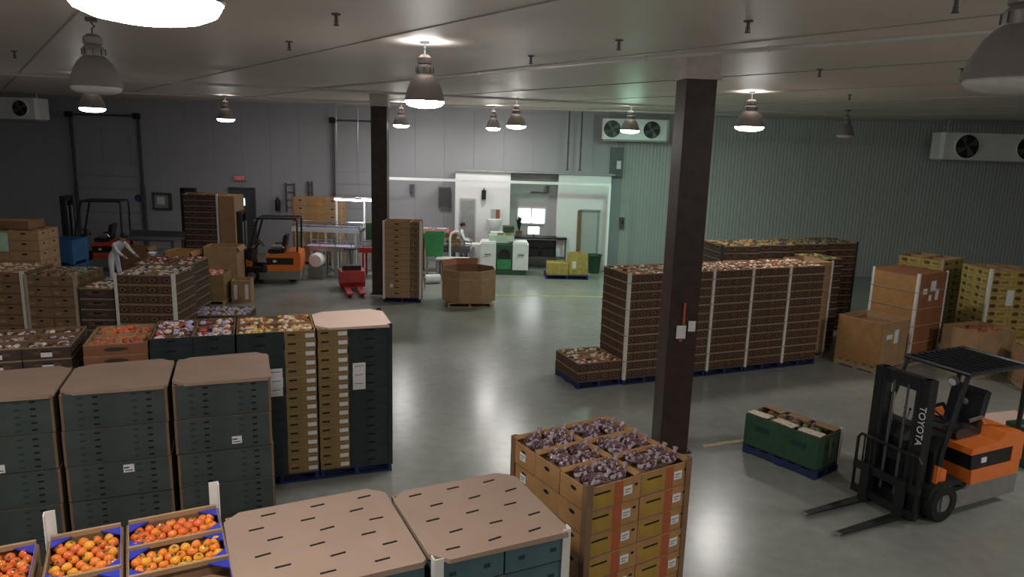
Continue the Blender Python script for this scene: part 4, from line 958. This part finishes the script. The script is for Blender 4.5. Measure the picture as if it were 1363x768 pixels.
    w_ = MB(); wheel(w_, (-1.2, .1, .19), .19, .14, 1); w_.part('rear_wheel', t, True); w_ = MB(); wheel(w_, (-1.2, -.1, .19), .19, .14, 1); w_.part('rear_wheel', t, True)
    # mast
    mt = MB()
    for s_ in (-1, 1):
        mt.box((.34, s_ * .33, mast_top / 2 + .03), (.15, .11, mast_top), 'black')
    mt.box((.34, 0, mast_top - .02), (.12, .66, .10), 'black'); mt.box((.30, 0, .75), (.08, .6, .12), 'black'); mt.box((.3, 0, .2), (.1, .6, .16), 'black')
    mast = mt.part('mast', t)
    m = MB()
    for s_ in (-1, 1): m.box((.36, s_ * .24, mast_top / 2 + .05 + lift / 2), (.11, .06, mast_top - .08), 'black_gloss')
    m.box((.36, 0, mast_top - .10 + lift / 2), (.09, .5, .08), 'black_gloss'); m.part('inner_mast', mast)
    for s_ in (-1, 1): m = MB(); m.cyl((.27, s_ * .2, .2), (.27, s_ * .2, mast_top - .3), .032, 'chrome', 10); m.part('lift_cylinder', mast, True)
    for s_ in (-1, 1): MB().box((.41, s_ * .1, mast_top * .55), (.012, .03, mast_top * .8), 'steel_dark').part('lift_chain', mast)
    if letters:
        o = put('lettering', text_mesh(letters, .125, .003, 'label_white', 'lettering'), mast, (.418, .33, 1.30)); o.rotation_euler = (R(90), R(90), R(90))
    # carriage, backrest, forks
    z = fork_z; ca = MB(); ca.box((.47, 0, z + .42), (.05, .96, .10), 'black'); ca.box((.47, 0, z + .08), (.05, .96, .10), 'black')
    for y in (-.2, .2): ca.box((.45, y, z + .25), (.05, .05, .4), 'black')
    ca = ca.part('carriage', t)
    m = MB()
    m.tube([(.48, -.46, z + .1), (.48, -.46, z + .80), (.48, -.42, z + .86), (.48, .42, z + .86), (.48, .46, z + .80), (.48, .46, z + .1)], .022, 'black', 6)
    for y in (-.36, -.26, .26, .36): m.cyl((.48, y, z + .4), (.48, y, z + .85), .013, 'black', 6)
    m.part('load_backrest', ca)
    for y in (-.26, .26):
        m = MB(); m.box((.52, y, z + .24), (.045, .12, .50), 'black')
        m.add([(.50, y - .06, z - .02), (.50, y + .06, z - .02), (1.57, y + .045, z - .02), (1.57, y - .045, z - .02), (.50, y - .06, z + .02), (.50, y + .06, z + .02), (1.57, y + .045, z - .008), (1.57, y - .045, z - .008)],
              [(0, 3, 2, 1), (4, 5, 6, 7), (0, 4, 7, 3), (1, 2, 6, 5), (3, 7, 6, 2), (0, 1, 5, 4)], 'black'); f_ = m.part('fork', ca)
        MB().box((1.56, y, z - .008), (.04, .085, .016), 'chrome').part('fork_tip', f_)
    return t
forklift('orange and black forklift standing empty on the right', (5.38, 8.95), R(205), 'fk_orange', letters='TOYOTA', mast_top=1.86, guard_top=1.95)
forklift('orange forklift with tall black mast in front of the packing line', (-8.35, 22.9), R(188), 'fk_orange', mast_top=2.25, guard_top=2.1)
f3 = forklift('red forklift with black mast by the left dock door', (-14.7, 24.2), R(192), 'fk_red', mast_top=2.45, guard_top=2.35)

# red ride-on pallet truck by the slimmer column
t = thing('pallet_truck', 'small red ride-on pallet truck beside the slimmer column', 'pallet truck', (-5.05, 22.2, 0), R(-72))
m = MB(); extr(m, [(-.45, .1), (.3, .1), (.35, .25), (.25, .58), (-.2, .62), (-.45, .5)], -.38, .38, 'red_paint'); m.part('body', t)
m = MB(); m.box((-.05, 0, .66), (.34, .56, .14), 'black'); m.part('cover', t)
m = MB(); m.tube([(-.3, 0, .7), (-.5, 0, 1.05), (-.55, 0, 1.15)], .025, 'black', 8); m.tube([(-.55, -.2, 1.15), (-.55, .2, 1.15)], .02, 'black', 8); m.part('tiller', t, True)
for s_ in (-1, 1):
    MB().box((.85, s_ * .18, .1), (1.2, .16, .06), 'red_paint').part('fork', t)
    m = MB(); wheel(m, (-.15, s_ * .28, .12), .12, .1, 1); m.part('drive_wheel', t, True)
    m = MB(); wheel(m, (1.3, s_ * .18, .055), .055, .09, 1); m.part('load_wheel', t, True)

# ------------------------------------------------------------------ packing line in the far centre
def conveyor(label, loc, rz, L, Wd, H, frame_mt, belt_mt, rails=True, n=5, group='packing line conveyors'):
    t = thing('conveyor', label, 'conveyor', (loc[0], loc[1], 0), rz, group)
    m = MB()
    for s_ in (-1, 1): m.box((0, s_ * Wd / 2, H - .08), (L, .05, .16), frame_mt)
    m.part('side_frame', t)
    MB().box((0, 0, H - .03), (L - .04, Wd - .06, .04), belt_mt).part('belt', t)
    for e in (-1, 1): MB().cyl((e * L / 2, -Wd / 2, H - .05), (e * L / 2, Wd / 2, H - .05), .05, 'steel').part('end_roller', t, True)
    for k in range(n):
        x = -L / 2 + .15 + k * (L - .3) / (n - 1)
        for s_ in (-1, 1): MB().box((x, s_ * (Wd / 2 - .03), (H - .16) / 2), (.06, .06, H - .16), frame_mt).part('leg', t)
    if rails:
        m = MB()
        for s_ in (-1, 1):
            m.cyl((-L / 2, s_ * (Wd / 2 + .03), H + .14), (L / 2, s_ * (Wd / 2 + .03), H + .14), .016, 'chrome', 6)
            for k in range(n): m.cyl((-L / 2 + k * L / (n - 1), s_ * (Wd / 2 + .03), H - .02), (-L / 2 + k * L / (n - 1), s_ * (Wd / 2 + .03), H + .14), .012, 'chrome', 6)
        m.part('guide_rail', t, True)
    return t
conveyor('upper blue-white sorting conveyor with chrome rails beside the far forklift', (-6.55, 25.3), R(-4), 2.4, .7, 1.55, 'white_paint', 'navy')
conveyor('lower sorting conveyor with violet belt in front of the upper one', (-6.2, 24.2), R(-4), 1.6, .6, 1.05, 'steel', 'produce_violet', n=4)
conveyor('conveyor with dark red belt left of the green machine', (-3.3, 25.85), R(-3), 2.6, .6, 1.42, 'kraft_red', 'red_paint', rails=False)
conveyor('dark conveyor with steel frame running to the green machine', (-2.1, 25.05), R(-2), 1.2, .5, 1.0, 'steel_dark', 'black', n=3)
conveyor('red-railed low conveyor behind the pallet truck', (-4.6, 24.4), R(-3), 1.3, .5, 1.0, 'red_paint', 'steel_dark', n=3)
t = thing('sorter_motor', 'white round motor housing on the sorting line near the forklift', 'motor', (-6.55, 23.75, .0))
m = MB(); m.lathe([(0, -.28), (.2, -.28), (.24, -.2), (.24, .2), (.2, .28), (0, .28)], 'white_paint', 16, M=Matrix.Translation((0, 0, .62)) @ Matrix.Rotation(R(90), 4, 'X')); m.part('housing', t, True)
MB().lathe([(.1, -.30), (.17, -.30), (.17, -.27)], 'black', 14, M=Matrix.Translation((0, 0, .62)) @ Matrix.Rotation(R(90), 4, 'X')).part('vent', t); MB().box((0, 0, .2), (.5, .5, .4), 'fk_grey').part('base', t)
t = thing('control_cabinet', 'green control cabinet standing on the sorting line', 'cabinet', (-5.0, 25.35, 0)); MB().box((0, 0, 1.45), (.42, .4, .62), 'produce_green').part('box', t); MB().box((0, -.21, 1.45), (.36, .02, .54), 'green_wax').part('cover', t); MB().box((0, 0, .57), (.12, .12, 1.14), 'steel').part('pedestal', t)
for x, y, rz, lab in ((-5.75, 24.9, R(-14), 'bright tube light over the sorting line, left one'), (-5.02, 25.0, R(-8), 'bright tube light over the sorting line, nearer the slimmer column')):
    t = thing('tube_light', lab, 'tube light', (x, y, 2.55), rz, 'tube lights over the sorting line')
    MB().cyl((-.5, 0, 0), (.5, 0, 0), .035, 'tube_light', 10).part('tube', t, True); MB().box((0, 0, .06), (1.05, .12, .05), 'white_paint').part('reflector', t)
    for e in (-1, 1): MB().cyl((e * .4, 0, .08), (e * .4, 0, CEIL - 2.55), .006, 'steel', 5).part('chain', t)
t = thing('light_stand', 'white steel frame of posts under the tube lights', 'frame', (-5.3, 25.9, 0))
for x in (-1.1, -.1, .25, .75): MB().box((x, 0, 1.25), (.06, .06, 2.5), 'frame_white').part('post', t)
MB().box((-.18, 0, 2.5), (1.95, .06, .06), 'frame_white').part('top_rail', t)
t, top, cart = load('brown flat carton bundles stacked behind the sorting line', (-7.2, 26.6), R(0), 1.75, .9, 8, .292, grid(1.75, .9, 3, 1, ['kraft', 'kraft_orange', 'kraft']), 'pallet_wood', ((-1, -1),), 'kraft_red')
t = thing('tote_bin', 'bright green tote bin on a stand left of the octagonal bin', 'bin', (-2.72, 24.6, 0), R(4))
m = MB(); m.add([(-.28, -.25, .75), (.28, -.25, .75), (.28, .25, .75), (-.28, .25, .75), (-.36, -.32, 1.55), (.36, -.32, 1.55), (.36, .32, 1.55), (-.36, .32, 1.55), (-.33, -.29, 1.55), (.33, -.29, 1.55), (.33, .29, 1.55), (-.33, .29, 1.55), (-.26, -.22, .8), (.26, -.22, .8), (.26, .22, .8), (-.26, .22, .8)],
   [(3, 2, 1, 0)] + [(k, (k + 1) % 4, 4 + (k + 1) % 4, 4 + k) for k in range(4)] + [(4 + k, 4 + (k + 1) % 4, 8 + (k + 1) % 4, 8 + k) for k in range(4)] + [(8 + k, 8 + (k + 1) % 4, 12 + (k + 1) % 4, 12 + k) for k in range(4)] + [(12, 13, 14, 15)], 'green_bright'); m.part('body', t)
for sx in (-1, 1):
    for sy in (-1, 1): MB().box((sx * .25, sy * .22, .37), (.05, .05, .75), 'steel').part('leg', t)
t = thing('film_roll', 'white roll of stretch film on the floor by the octagonal bin', 'film roll', (-2.65, 23.4, 0), .4); MB().lathe([(.05, -.25), (.15, -.25), (.15, .25), (.05, .25), (.05, -.25)], 'cloth_white', 16, M=Matrix.Translation((0, 0, .15)) @ Matrix.Rotation(R(90), 4, 'Y')).part('film', t, True); MB().lathe([(.035, -.28), (.05, -.28), (.05, .28), (.035, .28), (.035, -.28)], 'kraft', 12, M=Matrix.Translation((0, 0, .15)) @ Matrix.Rotation(R(90), 4, 'Y')).part('core', t, True)

# white and green packing machine
t = thing('packing_machine', 'white packing machine with green arched centre panel', 'machine', (-.33, 25.75, 0), R(3))
for s_ in (-1, 1):
    m = MB(); m.prism([(s_ * .86, -.4), (s_ * .30, -.4), (s_ * .30, .4), (s_ * .86, .4)][::s_], .18, 1.12, 'white_paint'); m.prism([(s_ * .82, -.37), (s_ * .32, -.37), (s_ * .32, .37), (s_ * .82, .37)][::s_], 1.12, 1.18, 'white_paint'); m.part('side_cabinet', t)
    MB().tube([(s_ * .5, -.42, .72), (s_ * .5, -.46, .74), (s_ * .68, -.46, .74), (s_ * .68, -.42, .72)], .02, 'green_wax', 6).part('handle', t)
m = MB(); m.box((0, -.12, .62), (.60, .5, .9), 'green_wax'); m.part('centre_panel', t)
m = MB(); pts = [(.22 * math.cos(a * math.pi / 8), .22 * math.sin(a * math.pi / 8)) for a in range(9)]; T = Matrix.Translation((0, -.38, .72)) @ Matrix.Rotation(R(90), 4, 'X')
m.prism(pts + [(-.22, -.25), (.22, -.25)], -.01, .01, 'black', T); m.part('arched_opening', t)
m = MB(); m.box((0, -.385, .38), (.48, .02, .36), 'green_bright'); m.part('lower_guard', t)
m = MB(); m.box((0, -.05, .09), (1.6, .7, .18), 'green_wax'); m.part('plinth', t)
m = MB(); m.box((-.95, .1, 1.0), (.9, .55, .08), 'white_paint'); m.box((-1.3, .1, .5), (.06, .5, 1.0), 'white_paint'); m.part('infeed_table', t)
m = MB(); m.box((-.1, .1, 1.28), (.9, .5, .2), 'green_pale'); m.box((-.25, .1, 1.42), (.5, .4, .12), 'white_paint'); m.part('hopper', t)
for k, (x, z, w_, mt, lab) in enumerate(((-.35, 1.235, .5, 'kraft', 'brown carton on top of the packing machine'), (-.2, 1.47, .38, 'green_wax', 'upper green carton on top of the packing machine'))):
    bin_box('packed_carton', lab, (x, 25.85), .1, w_, .4, .22, mt, z=z + .02)
# desk with monitor and plant in the recess
t = thing('work_desk', 'long dark desk under the bright office window', 'desk', (1.0, 27.0, 0))
MB().box((0, 0, 1.18), (2.0, .62, .06), 'black').part('desk_top', t); MB().box((0, .25, .75), (1.9, .04, .6), 'steel_dark').part('back_panel', t); MB().box((0, 0, .45), (1.9, .55, .04), 'steel_dark').part('shelf', t)
for sx in (-1, 1):
    for sy in (-1, 1): MB().box((sx * .95, sy * .27, .58), (.06, .06, 1.15), 'steel_dark').part('leg', t)
for sx, lab in ((-.3, 'dark crate under the desk on the left'), (.35, 'dark crate under the desk on the right')):
    bin_box('storage_crate', lab, (1.0 + sx, 26.95), 0, .5, .4, .3, 'black', 'black', cat='crate', z=.475)
t = thing('computer_monitor', 'small glowing computer monitor on the dark desk', 'monitor', (.75, 26.9, 1.21)); MB().box((0, 0, .24), (.46, .05, .32), 'black').part('housing', t); MB().box((0, -.028, .24), (.42, .006, .28), 'screen').part('screen', t); MB().box((0, .02, .05), (.06, .04, .12), 'black').part('stand', t); MB().box((0, .02, .008), (.22, .16, .016), 'black').part('foot', t)
t = thing('potted_plant', 'dark leafy potted plant at the left end of the desk', 'plant', (.2, 26.85, 1.21)); MB().lathe([(0, 0), (.1, 0), (.13, .2), (.115, .2), (.1, .03), (0, .03)], 'kraft_dark', 12).part('pot', t, True)
lf = MB(); lf.add([(0, 0, 0), (.05, .16, .14), (0, .18, .16), (-.05, .16, .14), (0, .34, .20)], [(0, 1, 2), (0, 2, 3), (1, 4, 2), (2, 4, 3)], 'leaf_dark'); lf = lf.mesh('leaf')
for k in range(22):
    o = put('leaf', lf, t, (0, 0, .16 + .012 * k), k * 2.4); o.rotation_euler = (R(25 + 25 * random.random()), 0, k * 2.4); o.scale = (1.2, .95, 1.2)

# ------------------------------------------------------------------ people
def person(label, loc, rz, J, cloth, legs_m, hair='hair_black', hands=True, head_dir=(1, 0, 0)):
    """J: joints in the figure's own frame (x forward, y left). One skinned body, hair as a child"""
    names = list(J.keys()); idx = {n: i for i, n in enumerate(names)}
    E = [('pelvis', 'waist'), ('waist', 'chest'), ('chest', 'neck'), ('neck', 'head0'), ('head0', 'head1'), ('head1', 'head2')]
    for s_ in 'LR': E += [('chest', 'sh' + s_), ('sh' + s_, 'el' + s_), ('el' + s_, 'wr' + s_), ('wr' + s_, 'pa' + s_), ('pelvis', 'hip' + s_), ('hip' + s_, 'kn' + s_), ('kn' + s_, 'an' + s_), ('an' + s_, 'to' + s_)]
    rad = dict(pelvis=(.15, .11), waist=(.135, .10), chest=(.165, .115), neck=(.055, .055), head0=(.062, .07), head1=(.078, .092), head2=(.06, .07))
    for s_ in 'LR':
        for n, q in (('sh', .068), ('el', .05), ('wr', .034), ('pa', .036), ('hip', .095), ('kn', .065), ('an', .045), ('to', .042)): rad[n + s_] = (q, q)
    me = bpy.data.meshes.new('tmp'); me.from_pydata([J[n] for n in names], [(idx[a], idx[b]) for a, b in E], [])
    ob = bpy.data.objects.new('tmp', me); COL.objects.link(ob)
    sk = ob.modifiers.new('skin', 'SKIN'); sk.use_smooth_shade = True
    for n in names:
        v = me.skin_vertices[0].data[idx[n]]; v.radius = rad[n]; v.use_root = (n == 'pelvis')
    ob.modifiers.new('sub', 'SUBSURF').levels = 2
    dg = bpy.context.evaluated_depsgraph_get(); bm = bpy.data.meshes.new_from_object(ob.evaluated_get(dg)); bpy.data.objects.remove(ob); bpy.data.meshes.remove(me)
    ms = [MATS['skin'], MATS[cloth], MATS[legs_m], MATS['black']]; bm.materials.clear()
    for q in ms: bm.materials.append(q)
    def seg(p, a, b):
        a, b = Vector(a), Vector(b); d = b - a; tt = max(0, min(1, (p - a).dot(d) / max(1e-9, d.length_squared))); return (p - a - d * tt).length
    cls = {}
    for a, b in E:
        k = 1
        if b.startswith('head') : k = 0
        if a.startswith('wr'): k = 0
        if a.startswith('hip') or a.startswith('kn') or b.startswith('hip'): k = 2
        if a.startswith('an'): k = 3
        cls[(a, b)] = k
    for pl in bm.polygons:
        c = pl.center; best = min(E, key=lambda e: seg(c, J[e[0]], J[e[1]]) / max(.04, rad[e[1]][0])); pl.material_index = cls[best]; pl.use_smooth = True
    bm.name = 'person'
    t = put('person', bm, None, (loc[0], loc[1], loc[2] if len(loc) > 2 else 0), rz); tag(t, label, 'person')
    # facial features and ears
    h0, h1, h2 = (Vector(J[n]) for n in ('head0', 'head1', 'head2')); up = (h2 - h0).normalized(); fd = Vector(head_dir); fd = (fd - up * fd.dot(up)).normalized(); sd = up.cross(fd); ctr = (h0 + h2) / 2
    m = MB(); m.ball(ctr + fd * .105 - up * .012, (.016, .014, .022), 'skin', 6, 5)
    for s_ in (-1, 1): m.ball(ctr + sd * (s_ * .088) - up * .01, (.016, .012, .03), 'skin', 6, 5)
    m.part('nose_and_ears', t, True)
    m = MB()
    for s_ in (-1, 1): m.ball(ctr + fd * .09 + sd * (s_ * .032) + up * .02, .011, 'hair_black', 6, 5)
    m.box(ctr + fd * .092 - up * .055, (.012, .045, .01), 'red_stripe'); m.part('eyes_and_mouth', t, True)
    m = MB(); m.ball(ctr - fd * .018 + up * .045, (.104, .098, .088), hair, 12, 8); m.part('hair', t, True)
    if hands:
        for s_ in 'LR':
            w_, p_ = Vector(J['wr' + s_]), Vector(J['pa' + s_]); d = (p_ - w_).normalized(); sx = d.cross(Vector((0, 0, 1))); sx = sx.normalized() if sx.length > .1 else Vector((0, 1, 0)); nx = sx.cross(d)
            m = MB()
            for k, L in enumerate((.072, .082, .076, .06)):
                b0 = p_ + sx * ((k - 1.5) * .019); m.tube([b0, b0 + d * L * .5 - nx * .006, b0 + d * L * .85 - nx * .028], [.0095, .0085, .006], 'skin', 6)
            b0 = w_ + d * .03; m.tube([b0, b0 + d * .04 + sx * .045, b0 + d * .075 + sx * .055 - nx * .015], [.012, .010, .007], 'skin', 6)
            m.part('fingers', t, True)
    return t
# worker in white bending forward over the cartons on the left
J1 = dict(pelvis=(0, 0, .95), waist=(.09, 0, 1.10), chest=(.26, 0, 1.32), neck=(.37, 0, 1.45), head0=(.42, 0, 1.50), head1=(.46, 0, 1.56), head2=(.50, 0, 1.63),
          shL=(.27, .19, 1.36), elL=(.42, .24, 1.16), wrL=(.62, .22, 1.04), paL=(.70, .21, 1.01), shR=(.27, -.19, 1.36), elR=(.45, -.25, 1.18), wrR=(.64, -.22, 1.05), paR=(.72, -.21, 1.02),
          hipL=(-.01, .10, .90), knL=(.05, .12, .50), anL=(0, .13, .08), toL=(.16, .14, .045), hipR=(-.01, -.10, .90), knR=(.03, -.12, .50), anR=(-.04, -.13, .08), toR=(.12, -.14, .045))
person('worker in white overalls leaning forward among the cartons at left', (-11.95, 21.2), R(-20), J1, 'cloth_white', 'cloth_white', head_dir=(.8, 0, -.5))
J2 = dict(pelvis=(0, 0, .93), waist=(.01, 0, 1.08), chest=(.03, 0, 1.30), neck=(.05, 0, 1.47), head0=(.07, 0, 1.53), head1=(.09, 0, 1.60), head2=(.09, 0, 1.68),
          shL=(.03, .19, 1.37), elL=(.12, .24, 1.12), wrL=(.34, .18, 1.08), paL=(.42, .16, 1.08), shR=(.03, -.19, 1.37), elR=(.12, -.24, 1.12), wrR=(.34, -.18, 1.08), paR=(.42, -.16, 1.08),
          hipL=(0, .10, .88), knL=(.03, .11, .48), anL=(-.01, .11, .08), toL=(.14, .12, .045), hipR=(0, -.10, .88), knR=(.03, -.11, .48), anR=(-.01, -.11, .08), toR=(.14, -.12, .045))
person('worker in pale shirt with black hair standing at the packing machine', (-1.95, 26.35), R(5), J2, 'cloth_white', 'cloth_grey', head_dir=(1, 0, -.2))

# ------------------------------------------------------------------ small clutter around the packing line
mat('tray_pink', (0.62, 0.40, 0.42), 0.5)
for k in range(4):
    x = -4.15 + k * .52; y = 25.85 - .052 * (x + 3.3)
    t = thing('produce_tray', 'pinkish plastic tray on the dark red conveyor, %s from the column' % ['first', 'second', 'third', 'fourth'][k], 'tray', (x, y, 1.425), R(-3), 'pink trays on the red conveyor')
    m = MB(); m.box((0, 0, .01), (.44, .36, .02), 'tray_pink')
    for s_ in (-1, 1): m.box((0, s_ * .175, .07), (.44, .015, .12), 'tray_pink'); m.box((s_ * .215, 0, .07), (.015, .335, .12), 'tray_pink')
    m.part('body', t); m = MB()
    for q in range(10): m.ball((random.uniform(-.16, .16), random.uniform(-.12, .12), .10), .04, random.choice(['produce_cream', 'produce_red', 'cloth_white']), 6, 5)
    o = m.part('contents', t, True); o['kind'] = 'stuff'
t = thing('steel_table', 'low white steel table between green tote and packing machine', 'table', (-2.05, 24.2, 0), R(-2)); MB().box((0, 0, .72), (1.1, .5, .05), 'white_paint').part('table_top', t)
for sx in (-1, 1):
    for sy in (-1, 1): MB().box((sx * .5, sy * .2, .35), (.05, .05, .7), 'steel').part('leg', t)
t = thing('feed_pipe', 'bent white pipe rising beside the green tote', 'pipe', (-2.2, 24.72, 0)); MB().tube([(0, 0, 0), (0, 0, 1.35), (.04, 0, 1.5), (.16, 0, 1.58), (.3, 0, 1.58)], .04, 'frame_white', 8).part('bend', t, True); MB().box((0, 0, .015), (.2, .2, .03), 'steel').part('base_plate', t)
bin_box('motor_crate', 'dark crate standing on the steel-framed conveyor', (-2.1, 25.05), .1, .5, .36, .26, 'kraft_dark', 'black', cat='crate', z=1.005)
t = thing('funnel_hopper', 'white funnel standing above the packing machine', 'hopper', (-.72, 26.6, 0)); MB().lathe([(.05, 1.35), (.07, 1.35), (.28, 1.75), (.28, 1.85), (.26, 1.85), (.05, 1.37)], 'white_paint', 14).part('cone', t, True); MB().cyl((0, 0, 0), (0, 0, 1.37), .04, 'steel').part('stand', t, True)
t = thing('step_stool', 'small dark stool on the floor left of the octagonal bin', 'stool', (-2.95, 22.6, 0)); MB().lathe([(0, .40), (.16, .40), (.17, .43), (.15, .45), (0, .45)], 'black', 14).part('seat', t, True)
for k in range(3): MB().cyl((.1 * math.cos(k * 2.09), .1 * math.sin(k * 2.09), .40), (.17 * math.cos(k * 2.09), .17 * math.sin(k * 2.09), 0), .015, 'steel_dark', 6).part('leg', t)
# behind the right forklift
bin_box('flat_carton', 'pale flat cardboard box on the floor behind the orange forklift', (8.55, 11.75), R(18), 1.5, .75, .16, 'cap_pale', 'cap_pale')
bin_box('fruit_carton', 'dark green carton on the floor at the right edge', (8.05, 10.35), R(15), .5, .6, .62, 'green_wax', 'green_bright')
